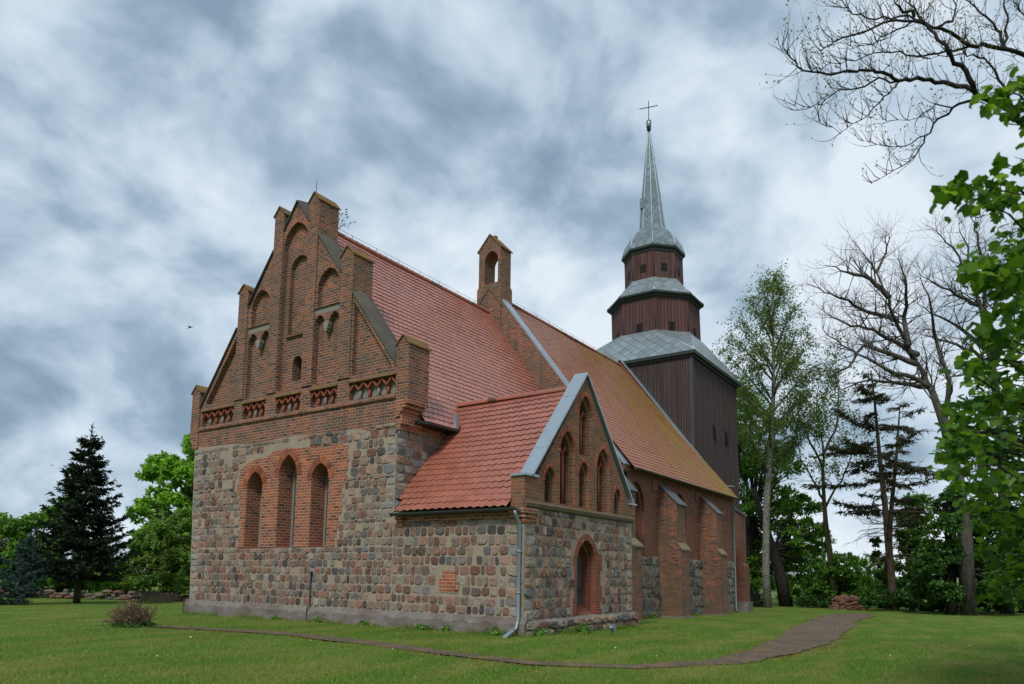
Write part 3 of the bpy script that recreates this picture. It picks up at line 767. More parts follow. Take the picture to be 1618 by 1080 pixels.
# choir south wall and its eave
cs = MB(); CHS = Plane((0, 0, 0), (1, 0, 0), (0, -1, 0))
wall(cs, CHS, [(0, -.7), (12.2, -.7), (12.2, 6.62), (0, 6.62)], [], 0)
def okS(a, z, hw, hh): return z < 6.1 or (a > 1.4 and z < 6.3)
stones(cs, CHS, .015, 3.2, 3.3, 6.2, okS, 1, rng, (.25, .33), (.2, .44), .05, jit=.14, q0=(.34, .6))
cs.box((0, -.20, 6.22), (.95, .0, 6.98), 2); cs.box((0, -.12, 6.08), (.95, .0, 6.22), 2)
face(cs, CHS, [(.9, 6.2), (3.4, 6.05), (3.4, 6.6), (.9, 6.6)], [], -.012, 2)
cs.build('choir_wall', [M['mortar_grey'], M['stone'], M['brick_red']], church)
def gutter(a, b, r_=.085, name='gutter'):
    g = MB(); a, b = Vector(a), Vector(b); d = (b-a).normalized(); side = d.cross(Vector((0, 0, 1))); vs = []
    for P_ in (a, b):
        for rr_ in (r_, r_-.012):
            for k in range(7): vs.append(P_+side*math.cos(math.pi*k/6)*rr_-Vector((0, 0, 1))*math.sin(math.pi*k/6)*rr_)
    F = []
    for k in range(6): F += [(k, k+1, 15+k, 14+k), (7+k, 21+k, 22+k, 8+k)]
    F += [(0, 14, 21, 7), (6, 13, 27, 20)]+[(k, 7+k, 8+k, k+1) for k in range(6)]+[(14+k, 15+k, 22+k, 21+k) for k in range(6)]
    g.add(vs, F, 0, None, False)
    n = int((b-a).length/.8)
    for i in range(n+1):
        p = a+(b-a)*(i/max(1, n)); g.tube([p+side*math.cos(math.pi*k/6)*(r_+.006)-Vector((0, 0, 1))*math.sin(math.pi*k/6)*(r_+.006) for k in range(7)], .012, 4)
    return g.build(name, M['gutter'], church)
gutter((.85, -.50, 6.42), (2.5, -.50, 6.42))
eb = MB(); eb.box((.6, -.42, 6.34), (3.2, -.01, 6.44)); eb.build('eave_board', M['eave_dark'], church)

# ---- annex (sacristy)
def annex():
    mb = MB()
    # east wall, flush with the choir
    PE = Plane((0, 0, 0), (0, 1, 0), (-1, 0, 0))
    wall(mb, PE, [(-4.8, -.7), (-.004, -.7), (-.004, 3.46), (-4.8, 3.46)], [], 0)
    patch = [(-2.58, 1.06), (-1.9, 1.08), (-1.88, 1.45), (-1.98, 1.47), (-1.98, 1.72), (-2.5, 1.70), (-2.5, 1.4), (-2.62, 1.36)]
    def ok(a, z, hw, hh):
        if z+hh > 3.16: return False
        return not any(inpoly(q, patch) for q in ((a-hw, z), (a+hw, z), (a, z-hh), (a, z+hh), (a, z)))
    stones(mb, PE, -4.785, .02, .48, 3.13, ok, 1, rng, (.25, .31), (.18, .40), .02, jit=.09, gap=(.012, .03), q0=(.36, .6))
    face(mb, PE, patch, [], -.02, 2); reveal(mb, PE, patch, -.02, .01, 2)
    face(mb, PE, [(-4.3, 3.13), (-.2, 3.13), (-.2, 3.4), (-4.3, 3.4)], [], -.03, 2)
    reveal(mb, PE, [(-4.3, 3.13), (-.2, 3.13), (-.2, 3.4), (-4.3, 3.4)], -.03, .01, 2)
    for k in range(3):  # corbelled brick at each end of the eave
        mb.box((-.06-.05*k, -.42-.03*k, 3.02+.1*k), (0, -.22+.02*k, 3.12+.1*k), 2)
        mb.box((-.05-.045*k, -4.85-.04*k, 3.02+.13*k), (.55, -4.36, 3.15+.13*k), 2)
    # gable wall
    ho = [hole(arch(3.52, .62, .34, 1.92, 2.70), .22, 3, 3, [hole(arch(3.52, .52, .44, 1.92, 2.58), .3, 3, None)])]
    sur = [(2.66, .32)]+[(4.55, .32)]
    zz_ = .32
    while zz_ < 2.25:
        e = rng.choice((4.42, 4.55)); sur += [(e, zz_), (e, min(2.3, zz_+.24))]; zz_ += .24
    o_ = arch(3.52, .82, 0, 1.95, 2.90, 8)[2:]
    sur += [(4.34, 2.3)]+[p for p in o_ if p[1] > 2.32 or p[0] < 3.5]
    zz_ = 1.9
    while zz_ > .5:
        e = rng.choice((2.66, 2.76)); sur += [(e, zz_), (e, zz_-.24)]; zz_ -= .24
    low = [(0, -.7), (6.84, -.7), (6.84, 3.46), (0, 3.46)]
    wall(mb, ANXG, low, [hole(sur, 0, 0, None)], 0)
    face(mb, ANXG, sur, [h['poly'] for h in ho], -.02, 3); reveal(mb, ANXG, sur, -.02, .02, 3)
    for h in ho: recess(mb, ANXG, h, -.02)
    # sloped brick sill
    mb.add([(2.92, -4.83, .33), (4.12, -4.83, .33), (4.12, -4.3, .72), (2.92, -4.3, .72)], [(0, 1, 2, 3)], 3)
    def okg(a, z, hw, hh):
                return not any(inpoly(q, sur) for q in ((a-hw, z), (a+hw, z), (a, z-hh), (a, z+hh), (a-hw, z-hh), (a+hw, z+hh), (a+hw, z-hh), (a-hw, z+hh)))
    stones(mb, ANXG, .015, 6.83, .40, 3.44, okg, 1, rng, (.27, .33), (.2, .40), .02, jit=.09, gap=(.012, .026), q0=(.4, .62), q1=(.34, .5), pal=[tuple(x*.92 for x in c) for c in PAL])
    # plinth of dressed boulders on the gable side
    mb.prism([(-.1, -4.98, -.7), (-.1, -4.80, -.7), (-.1, -4.80, .40), (-.1, -4.93, .30)], (7.08, 0, 0), 5)
    PP = Plane((0, -4.965, 0), (1, 0, 0), (0, -1, 0))
    stones(mb, PP, -.1, 6.98, -.1, .36, lambda *q: True, 1, rng, (.22, .26), (.4, .62), .0, bulge=.06, jit=.06, gap=(.012, .03))
    for wx in (6.84,):
        mb.quad((wx, -4.8, -.7), (wx, 0, -.7), (wx, 0, 3.5), (wx, -4.8, 3.5), 0)
    o = mb.build('annex_wall', [M['mortar'], M['stone'], M['brick_red'], M['brick_new'], M['void'], M['plinth']], church)
    # window
    wf = MB(); a = arch(3.52, .52, .60, 1.92, 2.58); b = arch(3.52, .47, .66, 1.92, 2.52)
    face(wf, ANXG, a, [b], .46, 0); reveal(wf, ANXG, b, .46, .50, 0)
    wo = wf.build('window', M['pipe'], church)
    g = MB(); face(g, ANXG, b, [], .49, 0)
    for z_ in (1.12, 1.72): g.box((3.05, -4.335, z_), (3.99, -4.318, z_+.035), 1)
    g.build('pane', [M['glass'], M['iron']], wo)
    return o
annex()
def annex_gable():
    mb = MB()
    ap, lz, rz = (3.5, 7.86), (.62, 4.32), (6.62, 4.14)
    out = [(0, 3.6), (6.84, 3.6), (6.84, 4.05), (6.62, 4.14), ap, (.62, 4.32), (0, 4.32)]
    k1 = lambda cx, hw, z0, zs, za: [hole(arch(cx, hw, z0+.04, zs, za-.07), .26, 0, 1)]
    H = [hole(arch(1.33, .29, 3.66, 4.28, 4.72), .12, 0, 0, k1(1.33, .19, 3.66, 4.28, 4.68)),
         hole(arch(2.36, .46, 3.68, 5.25, 5.95), .12, 0, 0, k1(2.36, .34, 3.68, 5.25, 5.90)),
         hole(arch(3.50, .43, 5.34, 6.6, 7.28), .12, 0, 0, k1(3.50, .31, 5.34, 6.6, 7.22)),
         hole(arch(3.38, .31, 3.68, 4.7, 5.14), .12, 0, 0, k1(3.38, .21, 3.68, 4.7, 5.09)),
         hole(arch(4.70, .46, 3.64, 5.05, 5.76), .12, 0, 0, k1(4.70, .34, 3.64, 5.05, 5.70)),
         hole(arch(5.76, .27, 3.66, 4.15, 4.54), .12, 0, 0, k1(5.76, .18, 3.66, 4.15, 4.50))]
    wall(mb, ANXG, out, H, 0, 0, .45)
    for cx, hw, zs, za in ((1.33, .29, 4.28, 4.72), (2.36, .46, 5.25, 5.95), (3.5, .43, 6.6, 7.28), (3.38, .31, 4.7, 5.14), (4.7, .46, 5.05, 5.76), (5.76, .27, 4.15, 4.54)):
        voussoirs(mb, ANXG, cx, hw, zs, za, .13, 2, d=-.012)
    # mullions with small forked heads
    for cx, z0, z1 in ((2.36, 3.7, 5.2), (3.5, 5.36, 6.5), (4.7, 3.66, 5.0)):
        mb.tube([(cx, -4.60, z0), (cx, -4.60, z1)], .055, 6, 3)
        for s in (1, -1): mb.tube([(cx, -4.60, z1-.02), (cx+s*.17, -4.60, z1+.3), (cx+s*.28, -4.60, z1+.14)], .04, 5, 3)
    # string course
    mb.prism([(-.02, -4.88, 3.46), (-.02, -4.8, 3.42), (-.02, -4.8, 3.64), (-.02, -4.90, 3.56)], (6.9, 0, 0), 4)
    mb.box((-.02, -4.82, 3.46), (6.86, -4.36, 3.60), 0)
    o = mb.build('annex_gable', [M['brick_annex'], M['void'], M['stone'], M['terra'], M['ledge']], church)
    c = MB()
    def slab(p, q, wd0, wd1, t=.05):
        p, q = Vector((p[0], 0, p[1])), Vector((q[0], 0, q[1])); d = (q-p); n = Vector((-d.z, 0, d.x)).normalized()
        if n.z < 0: n = -n
        L = d.length; k = 4
        for i in range(k):
            a, b = p+d*(i/k), p+d*((i+.997)/k)
            A = [a+Vector((0, wd0, 0)), b+Vector((0, wd0, 0)), b+Vector((0, wd1, 0)), a+Vector((0, wd1, 0))]
            up = n*(t+.004*(i % 2)); c.add(A+[x+up for x in A], [(0, 3, 2, 1), (4, 5, 6, 7), (0, 1, 5, 4), (1, 2, 6, 5), (2, 3, 7, 6), (3, 0, 4, 7)], 0)
    slab((.30, 4.30), (3.52, 8.0), -4.88, -4.40); slab((3.48, 8.0), (6.95, 4.04), -4.88, -4.40)
    c.box((-.06, -4.88, 4.31), (.62, -4.36, 4.37)); c.box((6.62, -4.90, 4.06), (7.1, -4.3, 4.11))
    c.build('gable_coping', M['zinc_plain'], o)
annex_gable()
# annex roof, ridge along y
AR = 7.55
sv = Vector((3.5+.22, 0, AR-3.45))
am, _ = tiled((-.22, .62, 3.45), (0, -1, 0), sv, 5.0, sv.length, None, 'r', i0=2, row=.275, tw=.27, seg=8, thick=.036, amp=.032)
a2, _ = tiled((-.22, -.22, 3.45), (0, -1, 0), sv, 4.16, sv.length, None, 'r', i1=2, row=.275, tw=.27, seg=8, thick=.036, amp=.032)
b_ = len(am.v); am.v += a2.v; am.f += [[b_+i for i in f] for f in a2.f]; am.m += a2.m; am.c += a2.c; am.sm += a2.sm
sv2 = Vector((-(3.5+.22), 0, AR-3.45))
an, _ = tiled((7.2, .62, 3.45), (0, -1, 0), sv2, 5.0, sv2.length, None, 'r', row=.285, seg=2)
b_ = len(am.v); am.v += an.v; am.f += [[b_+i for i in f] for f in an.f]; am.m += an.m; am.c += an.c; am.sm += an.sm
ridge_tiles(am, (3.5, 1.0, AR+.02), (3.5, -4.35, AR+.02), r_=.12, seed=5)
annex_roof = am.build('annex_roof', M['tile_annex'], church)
fl = MB()   # lead flashing where the two roofs meet
fl.box((2.28, -.52, 6.45), (2.42, -.40, 6.95)); fl.build('flashing', M['zinc_plain'], annex_roof)
gutter((-.30, -.16, 3.40), (-.30, -4.78, 3.40))
eb = MB(); eb.box((-.22, -4.36, 3.33), (.02, -.2, 3.42)); eb.build('eave_board', M['eave_dark'], church)
dp = MB()
dp.tube([(-.30, -4.70, 3.33), (-.28, -4.70, 3.22), (-.13, -4.72, 3.02), (-.12, -4.72, .42), (-.2, -4.72, .22), (-.28, -4.72, .16)], .05, 10)
for z_ in (3.15, 2.2, 1.1): dp.tube([(-.125, -4.72, z_), (-.125, -4.72, z_+.06)], .06, 10)
dpo = dp.build('downpipe', M['pipe'], church)
sp = MB(); a = Vector((-.24, -4.72, .17)); b = Vector((-.85, -4.80, -.02)); vs = []
for P_ in (a, b):
    for k in range(7): vs.append(P_+Vector((0, 1, 0))*math.cos(math.pi*k/6)*.075-Vector((0, 0, 1))*(math.sin(math.pi*k/6)*.075-.06))
for P_ in (a, b):
    for k in range(7): vs.append(P_+Vector((0, 1, 0))*math.cos(math.pi*k/6)*.063-Vector((0, 0, 1))*(math.sin(math.pi*k/6)*.063-.06))
sp.add(vs, [(k, k+1, 8+k, 7+k) for k in range(6)]+[(14+k, 21+k, 22+k, 15+k) for k in range(6)]+[(k, 14+k, 15+k, k+1) for k in range(6)]+[(7+k, 8+k, 22+k, 21+k) for k in range(6)]+[(0, 7, 21, 14), (6, 20, 27, 13)])
sp.build('spout', M['zinc_plain'], dpo)

# ---- nave
def nave():
    mb = MB()
    W = [(13.44, .90, 2.45, 4.75, 5.86), (18.76, .88, 2.40, 4.75, 5.80), (24.6, .80, 2.4, 4.75, 5.8)]
    H = [hole(arch(*w_), .16, 0, 0, [hole(arch(w_[0], w_[1]-.14, w_[2]+.02, w_[3], w_[4]-.16), .3, 0, None)]) for w_ in W[:2]]
    lo = -.9
    wall(mb, NAVS, [(11.97, lo), (27.6, lo), (27.6, 6.45), (11.97, 6.45)], H, 0)
    # cornice course and the raised wall field under the eave
    mb.prism([(11.97, -2.10, 6.18), (11.97, -1.99, 6.10), (11.97, -1.99, 6.4), (11.97, -2.12, 6.4)], (15.63, 0, 0), 0)
    for x0, x1 in ((15.2, 15.9), (16.9, 17.3), (21.0, 21.6)): mb.box((x0, -2.05, 5.6), (x1, -1.99, 6.14), 0)
    # boulders below the windows
    def okn(a, z, hw, hh):
        if z > 2.75 or (z > 2.3 and rng.random() < .5): return False
        return True
    mp = [(11.97, lo), (27.3, lo), (27.3, 2.4)]
    x = 27.0
    while x > 12: mp.append((x, 2.25+rng.uniform(-.12, .3))); x -= .5
    mp.append((11.97, 2.3)); face(mb, NAVS, mp, [], -.015, 2); reveal(mb, NAVS, mp, -.015, .02, 2)
    PN = Plane((0, -2.015, 0), (1, 0, 0), (0, -1, 0))
    stones(mb, PN, 12.0, 27.3, -.6, 2.5, okn, 1, rng, (.40, .62), (.36, .72), .02, bulge=.07, jit=.2, gap=(.02, .05),
           pal=[(.15, .145, .13), (.115, .11, .105), (.18, .15, .125), (.14, .11, .09), (.17, .16, .135), (.095, .095, .09)])
    # sills
    for w_ in W[:2]: mb.prism([(w_[0]-w_[1], -2.1, w_[2]-.12), (w_[0]-w_[1], -1.85, w_[2]-.12), (w_[0]-w_[1], -1.7, w_[2]+.12), (w_[0]-w_[1], -2.1, w_[2]-.04)], (2*w_[1], 0, 0), 3)
    # north, west and the corner pier
    mb.quad((11.97, 2*GA+2, lo), (11.97, 2*GA+2, 6.4), (27.6, 2*GA+2, 6.4), (27.6, 2*GA+2, lo), 0)
    wm = [(-2.0, lo), (2*GA+2, lo), (2*GA+2, 6.5), (GA, NR-.1), (-2.0, 6.5)]
    PW = Plane((27.15, 0, 0), (0, 1, 0), (-1, 0, 0))
    par = [(-2.02, 6.3), (2*GA+2.02, 6.3), (2*GA+2.02, 7.05), (2*GA+1.55, 7.05), (GA, NR+.42), (-1.55, 7.05), (-2.02, 7.05)]
    wall(mb, PW, par, [], 0, 0, .45)
    mb.quad((27.6, -2, lo), (27.6, 2*GA+2, lo), (27.6, 2*GA+2, 6.4), (27.6, -2, 6.4), 0)
    o = mb.build('nave_wall', [M['brick_nave'], M['stone'], M['mortar_grey'], M['shelf']], church)
    for w_ in W[:2]:
        a = arch(w_[0], w_[1]-.15, w_[2]+.05, w_[3], w_[4]-.18); b = arch(w_[0], w_[1]-.22, w_[2]+.12, w_[3], w_[4]-.26)
        f = MB(); face(f, NAVS, a, [b], .40, 0); reveal(f, NAVS, b, .40, .46, 0); wo = f.build('window', M['eave_dark'], church)
        g = MB(); face(g, NAVS, b, [], .45, 0); g.box((w_[0]-.03, -1.60, w_[2]+.1), (w_[0]+.03, -1.565, w_[4]-.35), 1)
        for z_ in np.arange(w_[2]+.6, w_[3]+.3, .6): g.box((w_[0]-w_[1]+.25, -1.585, z_), (w_[0]+w_[1]-.25, -1.565, z_+.03), 1)
        g.build('pane', [M['glass'], M['iron']], wo)
    # metal coping on the west parapet
    c = MB()
    def slab(p, q, x0, x1, t=.05, m=0):
        A = [Vector((x0, *p)), Vector((x1, *p)), Vector((x1, *q)), Vector((x0, *q))]; up = (A[1]-A[0]).cross(A[3]-A[0]).normalized()*t
        if up.z < 0: up = -up
        c.add(A+[x_+up for x_ in A], [(0, 3, 2, 1), (4, 5, 6, 7), (0, 1, 5, 4), (1, 2, 6, 5), (2, 3, 7, 6), (3, 0, 4, 7)], m)
    slab((-1.55, 7.05), (GA, NR+.42), 27.05, 27.7); slab((2*GA+1.55, 7.05), (GA, NR+.42), 27.05, 27.7)
    slab((-2.1, 7.06), (-1.5, 7.05), 27.08, 27.68)
    c.build('parapet_coping', M['zinc_plain'], o)
    return o
nave()
def nave_east():
    mb = MB(); PX = Plane((11.97, 0, 0), (0, 1, 0), (-1, 0, 0))
    k = (15.2-10.28)/(4.53-.82); z_at = lambda y: 10.28+k*(y-.82)
    yb = -2.0
    out = [(yb, 4.0), (2*GA-yb, 4.0), (2*GA-yb, z_at(yb)), (GA, z_at(GA)), (yb, z_at(yb))]
    wall(mb, PX, out, [], 0, 0, .5)
    mb.box((11.97, -2.0, -.8), (12.4, 0, 4.0), 0)
    o = mb.build('nave_gable', [M['brick_old']], church)
    c = MB()
    for s in (1, -1):
        f = (lambda y: y) if s > 0 else (lambda y: 2*GA-y)
        A = [Vector((11.99, f(yb-.1), z_at(yb-.1))), Vector((12.6, f(yb-.1), z_at(yb-.1))), Vector((12.6, f(4.62), z_at(4.62))), Vector((11.99, f(4.62), z_at(4.62)))]
        up = Vector((0, -k*s, 1)).normalized()*.07
        c.add(A+[x_+up for x_ in A], [(0, 3, 2, 1), (4, 5, 6, 7), (0, 1, 5, 4), (1, 2, 6, 5), (2, 3, 7, 6), (3, 0, 4, 7)], 0)
    c.build('parapet_coping', M['zinc_plain'], o)
    # open bell gable
    b = MB(); PB = Plane((11.93, 0, 0), (0, 1, 0), (-1, 0, 0)); T = .92
    hp = arch(5.20, .42, 16.25, 17.45, 17.98, 6)
    outb = [(4.62, 16.05), (5.98, 16.05), (5.98, 18.12), (5.30, 18.84), (4.62, 18.12)]
    face(b, PB, outb, [hp], 0, 0); face(b, PB, outb, [hp], T, 0, True); reveal(b, PB, hp, 0, T, 0)
    for i in range(len(outb)):
        p, q = outb[i], outb[(i+1) % len(outb)]; b.quad(PB.p(*p, 0), PB.p(*p, T), PB.p(*q, T), PB.p(*q, 0), 0)
    b.box((11.90, 4.55, 13.6), (12.90, 6.05, 16.05), 0)
    b.box((11.92, 4.58, 16.04), (12.88, 6.02, 16.14), 0)
    bo = b.build('bell_gable', [M['brick_pinn']], church)
    cp = MB()
    for s in (1, -1):
        e, r_ = 5.30-s*.76, 5.30
        cp.prism([(11.88, e, 18.02), (11.88, r_, 18.86), (11.88, r_, 18.92), (11.88, e-s*.01, 18.09)], (1.02, 0, 0), 0)
    cp.box((12.3, 5.22, 18.86), (12.5, 5.38, 18.98)); cp.build('cap', M['lichen_cap'], bo)
    # raking brick line on the foot of the bell gable
    rk = MB()
    for s in (1, -1): rk.prism([(11.86, 5.3-s*.02, 16.02), (11.86, 5.3-s*.82, 15.02), (11.86, 5.3-s*.82, 14.93), (11.86, 5.3-s*.02, 15.93)], (.06, 0, 0), 0)
    rk.build('brick_rake', M['lichen_cap'], bo)
nave_east()
gutter((12.4, -2.48, 6.30), (27.5, -2.48, 6.30))
dp = MB(); dp.tube([(27.32, -2.48, 6.22), (27.32, -2.4, 6.05), (27.32, -2.13, 5.8), (27.32, -2.12, -.3), (27.32, -2.25, -.5)], .055, 8)
dp.build('downpipe', M['pipe'], church)

def buttress(x0, x1, yw, prof, cap=True, par=None):
    """prof: (depth from wall, z) from foot to top"""
    mb = MB(); ring = [(x0, yw, prof[0][1])]+[(x0, yw-d, z) for d, z in prof]+[(x0, yw, prof[-1][1])]
    mb.prism(ring, (x1-x0, 0, 0), 0)
    (d0, z0), (d1, z1) = prof[-2], prof[-1]
    # stone plinth and the sandstone weathering on the offset
    mb.box((x0-.10, yw-prof[0][0]-.12, prof[0][1]), (x1+.10, yw, prof[0][1]+.75), 2)
    for (da, za), (db, zb) in zip(prof[:-1], prof[1:]):
        if db < da-.05 and zb-za < .5 and zb < z0: mb.prism([(x0-.03, yw-da-.05, za-.05), (x0-.03, yw-db, zb), (x0-.03, yw-db, zb+.05), (x0-.03, yw-da-.05, za+.03)], (x1-x0+.06, 0, 0), 3)
    o = mb.build('buttress', [M['brick_but'], M['plinth'], M['plinth'], M['shelf']], church)
    if cap:
        c = MB(); e = .10; sl = (z1-z0)/(d0-d1)
        A = [(x0-.06, yw-d0-e, z0-sl*e+.01), (x0-.06, yw+.0, z1+.01), (x0-.06, yw+.0, z1+.045), (x0-.06, yw-d0-e, z0-sl*e+.045)]
        c.prism(A, (x1-x0+.12, 0, 0), 0); c.build('metal_cap', M['cap_sheet'], o)
    return o
buttress(15.95, 17.05, -2.0, [(1.12, -1.0), (1.12, 2.85), (.92, 3.12), (.92, 5.05), (0, 5.98)])
buttress(21.65, 22.6, -2.0, [(1.12, -1.1), (1.12, 2.78), (.92, 3.05), (.92, 5.05), (0, 5.98)])
buttress(11.2, 12.15, -2.0, [(.85, -1.0), (.85, 2.85), (.55, 3.15), (.55, 5.3), (0, 5.95)])

# ---- tower
TX0, TX1, TY0, TY1 = 27.62, 37.05, .45, 10.1
def tower():
    mb = MB(); z0, z1 = 5.6, 16.05; e = .0
    mb.box((TX0, TY0, z0), (TX1, TY1, z1), 0)
    # cover strips on the boards
    for k in range(1, 47):
        x = TX0+(TX1-TX0)*k/47; mb.box((x-.018, TY0-.022, z0), (x+.018, TY0, z1), 0)
        y = TY0+(TY1-TY0)*k/47; mb.box((TX0-.022, y-.018, z0), (TX0, y+.018, z1), 0)
    mb.box((TX0-.04, TY0-.04, z0), (TX0+.12, TY0+.10, z1), 2); mb.box((TX1-.12, TY0-.04, z0), (TX1+.04, TY0+.10, z1), 0)
    mb.box((TX0-.03, TY0-.06, 10.0), (TX0+.0, TY0-.03, z1), 2)
    o = mb.build('tower_shaft', [M['wood_dark'], M['void'], M['gutter']], church)
    for x in (31.76, 34.4):
        l = MB(); l.box((x-.27, TY0-.05, 10.98), (x+.27, TY0-.024, 11.98), 0)
        for k in range(8): l.prism([(x-.23, TY0-.05, 11.06+.115*k), (x-.23, TY0-.10, 11.03+.115*k), (x-.23, TY0-.10, 11.05+.115*k), (x-.23, TY0-.05, 11.10+.115*k)], (.46, 0, 0), 1)
        l.build('louvre', [M['void'], M['wood_dark']], o)
    b = MB(); b.box((TX0+.02, TY0-.02, -1.2), (TX1, TY1, 5.65), 0)
    b.prism([(31.2, TY0, -1.2), (31.2, -1.55, -1.2), (31.2, -1.55, 2.3), (31.2, -1.38, 2.5), (31.2, -1.38, 5.72), (31.2, TY0, 7.0)], (1.1, 0, 0), 0)
    b.box((31.1, -1.7, -1.2), (32.4, TY0, .0), 2)
    b.prism([(31.1, -1.48, 5.66), (31.1, TY0, 7.02), (31.1, TY0, 7.09), (31.1, -1.48, 5.73)], (1.3, 0, 0), 1)
    b.build('tower_base', [M['brick_nave'], M['gutter'], M['plinth']], church)
    # stages: octagons about a slightly leaning axis
    cx, cy = 32.40, 5.25
    def ctr(z):
        k = .36*(1-(z-18)/18); return cx+.56*k, cy-.83*k
    def octo(R, z):
        c = ctr(z); return [Vector((c[0]+R*math.cos(rad(22.5+45*i)), c[1]+R*math.sin(rad(22.5+45*i)), z)) for i in range(8)]
    def loft(mb, rings, m):
        for a, b_ in zip(rings[:-1], rings[1:]):
            for i in range(8): mb.quad(a[i], a[(i+1) % 8], b_[(i+1) % 8], b_[i], m)
    def skirt():
        s = MB(); e2 = .32; ez = 16.12
        sq = [Vector((TX1+e2, TY1+e2, ez)), Vector((TX0-e2, TY1+e2, ez)), Vector((TX0-e2, TY0-e2, ez)), Vector((TX1+e2, TY0-e2, ez))]
        oc = octo(3.32, 18.75)    # verts at 22.5 (E side north of +x) ...
        oc0 = [oc[i] for i in range(8)]
        # corners: NE(+x,+y)=between oc0,oc1 ; NW between oc2,oc3 ; SW between oc4,oc5 ; SE between oc6,oc7
        for k in range(4):
            s.add([sq[k], oc0[2*k+1], oc0[2*k]], [(0, 1, 2)], 0)
            s.quad(sq[k], sq[(k+1) % 4], oc0[(2*k+2) % 8], oc0[2*k+1], 0)
        s.add(oc0, [tuple(range(8))], 0)
        # boxed eave
        for (lo, hi) in (((TX0-.30, TY0-.30, 15.93), (TX1+.30, TY1+.30, 16.10)), ((TX0-.14, TY0-.14, 15.78), (TX1+.14, TY1+.14, 15.93))): s.box(lo, hi, 1)
        # lead hips
        for k in range(4):
            for j in (2*k, 2*k+1): s.tube([sq[k], oc0[j]], .05, 5, 2)
        return s.build('tower_roof', [M['zinc'], M['eave_dark'], M['zinc_plain']], church)
    skirt()
    def stage(R, z0, z1, name, lz, lw):
        s = MB(); loft(s, [octo(R, z0), octo(R, z1)], 0)
        for i in range(8):
            a, b_ = octo(R, z0)[i], octo(R, z0)[(i+1) % 8]; a1, b1 = octo(R, z1)[i], octo(R, z1)[(i+1) % 8]
            s.tube([a, a1], .05, 4, 0)
            d = (b_-a); n_ = max(4, int(d.length/.24)); out_ = Vector((d.y, -d.x, 0)).normalized()
            for k in range(1, n_):
                p, q = a.lerp(b_, k/n_), a1.lerp(b1, k/n_); t_ = d.normalized()*.018; o_ = out_*.022
                s.add([p-t_, p+t_, p+t_+o_, p-t_+o_, q-t_, q+t_, q+t_+o_, q-t_+o_], [(3, 2, 6, 7), (0, 3, 7, 4), (2, 1, 5, 6)], 0)
        so_ = s.build(name, [M['wood_red']], church)
        for i in range(8):
            a, b_ = octo(R, lz)[i], octo(R, lz)[(i+1) % 8]; mdl = (a+b_)/2; d = (b_-a).normalized(); n_ = Vector((d.y, -d.x, 0))
            l = MB(); P_ = Plane((mdl.x+n_.x*.03, mdl.y+n_.y*.03, 0), d, n_)
            ring = [(-lw, lz-.3), (lw, lz-.3), (lw, lz+.3), (-lw, lz+.3)]
            face(l, P_, ring, [], 0, 0); reveal(l, P_, ring, 0, .06, 1)
            for k in range(5):
                zb = lz-.27+.12*k; l.add([P_.p(-lw, zb, -.01), P_.p(lw, zb, -.01), P_.p(lw, zb+.06, -.035), P_.p(-lw, zb+.06, -.035)], [(0, 1, 2, 3)], 1)
            l.build('louvre', [M['void'], M['wood_dark']], so_)
    stage(3.2, 18.45, 21.5, 'lower_octagon', 19.15, .24)
    stage(2.12, 22.9, 25.45, 'upper_octagon', 23.95, .22)
    r1 = MB(); loft(r1, [octo(3.58, 21.60), octo(2.9, 22.25), octo(2.18, 23.12)], 0)
    loft(r1, [octo(3.15, 21.18), octo(3.36, 21.30), octo(3.36, 21.42), octo(3.58, 21.46), octo(3.58, 21.60)], 1)
    for i in range(8): r1.tube([octo(3.58, 21.6)[i], octo(2.9, 22.25)[i], octo(2.18, 23.12)[i]], .045, 5, 2)
    r1.build('octagon_roof', [M['zinc'], M['eave_dark'], M['zinc_plain']], church)
    sp_ = MB()
    prof = [(2.32, 25.62), (2.28, 25.85), (2.14, 26.3), (1.86, 26.8), (1.45, 27.2), (1.14, 27.42), (.98, 27.75), (.93, 28.3), (.70, 30.6), (.40, 33.2), (.10, 35.6), (.05, 35.8)]
    loft(sp_, [octo(r_, z) for r_, z in prof], 0)
    loft(sp_, [octo(2.08, 25.1), octo(2.2, 25.2), octo(2.2, 25.36), octo(2.38, 25.44), octo(2.38, 25.60), octo(2.30, 25.62)], 1)
    for i in range(8): sp_.tube([octo(r_, z)[i] for r_, z in prof], [.045]*6+[.035]*6, 4, 2)
    so_ = sp_.build('spire', [M['zinc_spire'], M['eave_dark'], M['zinc_plain']], church)
    c = ctr(30.5); ht = MB(); R_ = .80
    dn = Vector((-.80, .60, 0)).normalized(); p0 = Vector((c[0], c[1], 29.5))+dn*.62
    ht.box((p0.x-.3, p0.y-.2, 29.3), (p0.x+.1, p0.y+.22, 30.1), 0); ht.build('hatch', [M['zinc_spire']], so_)
    c = ctr(36); k_ = MB()
    k_.tube([(c[0], c[1], 35.65), (c[0], c[1], 35.95)], .10, 8)
    for r_, z_ in ((.20, 35.98),): k_.tube([(c[0], c[1], 35.9), (c[0], c[1], 35.95), (c[0], c[1], 36.05), (c[0], c[1], 36.1)], [.1, .17, .17, .1], 10)
    k_.tube([(c[0], c[1], 36.15), (c[0], c[1], 36.2), (c[0], c[1], 36.7), (c[0], c[1], 36.78)], [.15, .2, .2, .1], 10, 1)
    k_.build('finial', [M['iron'], M['zinc_spire']], so_)
    x_ = MB(); x_.tube([(c[0], c[1], 36.7), (c[0], c[1], 38.4)], .032, 6); d = Vector((.25, -.97, 0)).normalized()
    p = Vector((c[0], c[1], 37.85)); x_.tube([p-d*.72, p+d*.72], .032, 6)
    x_.build('cross', M['iron'], so_)
tower()

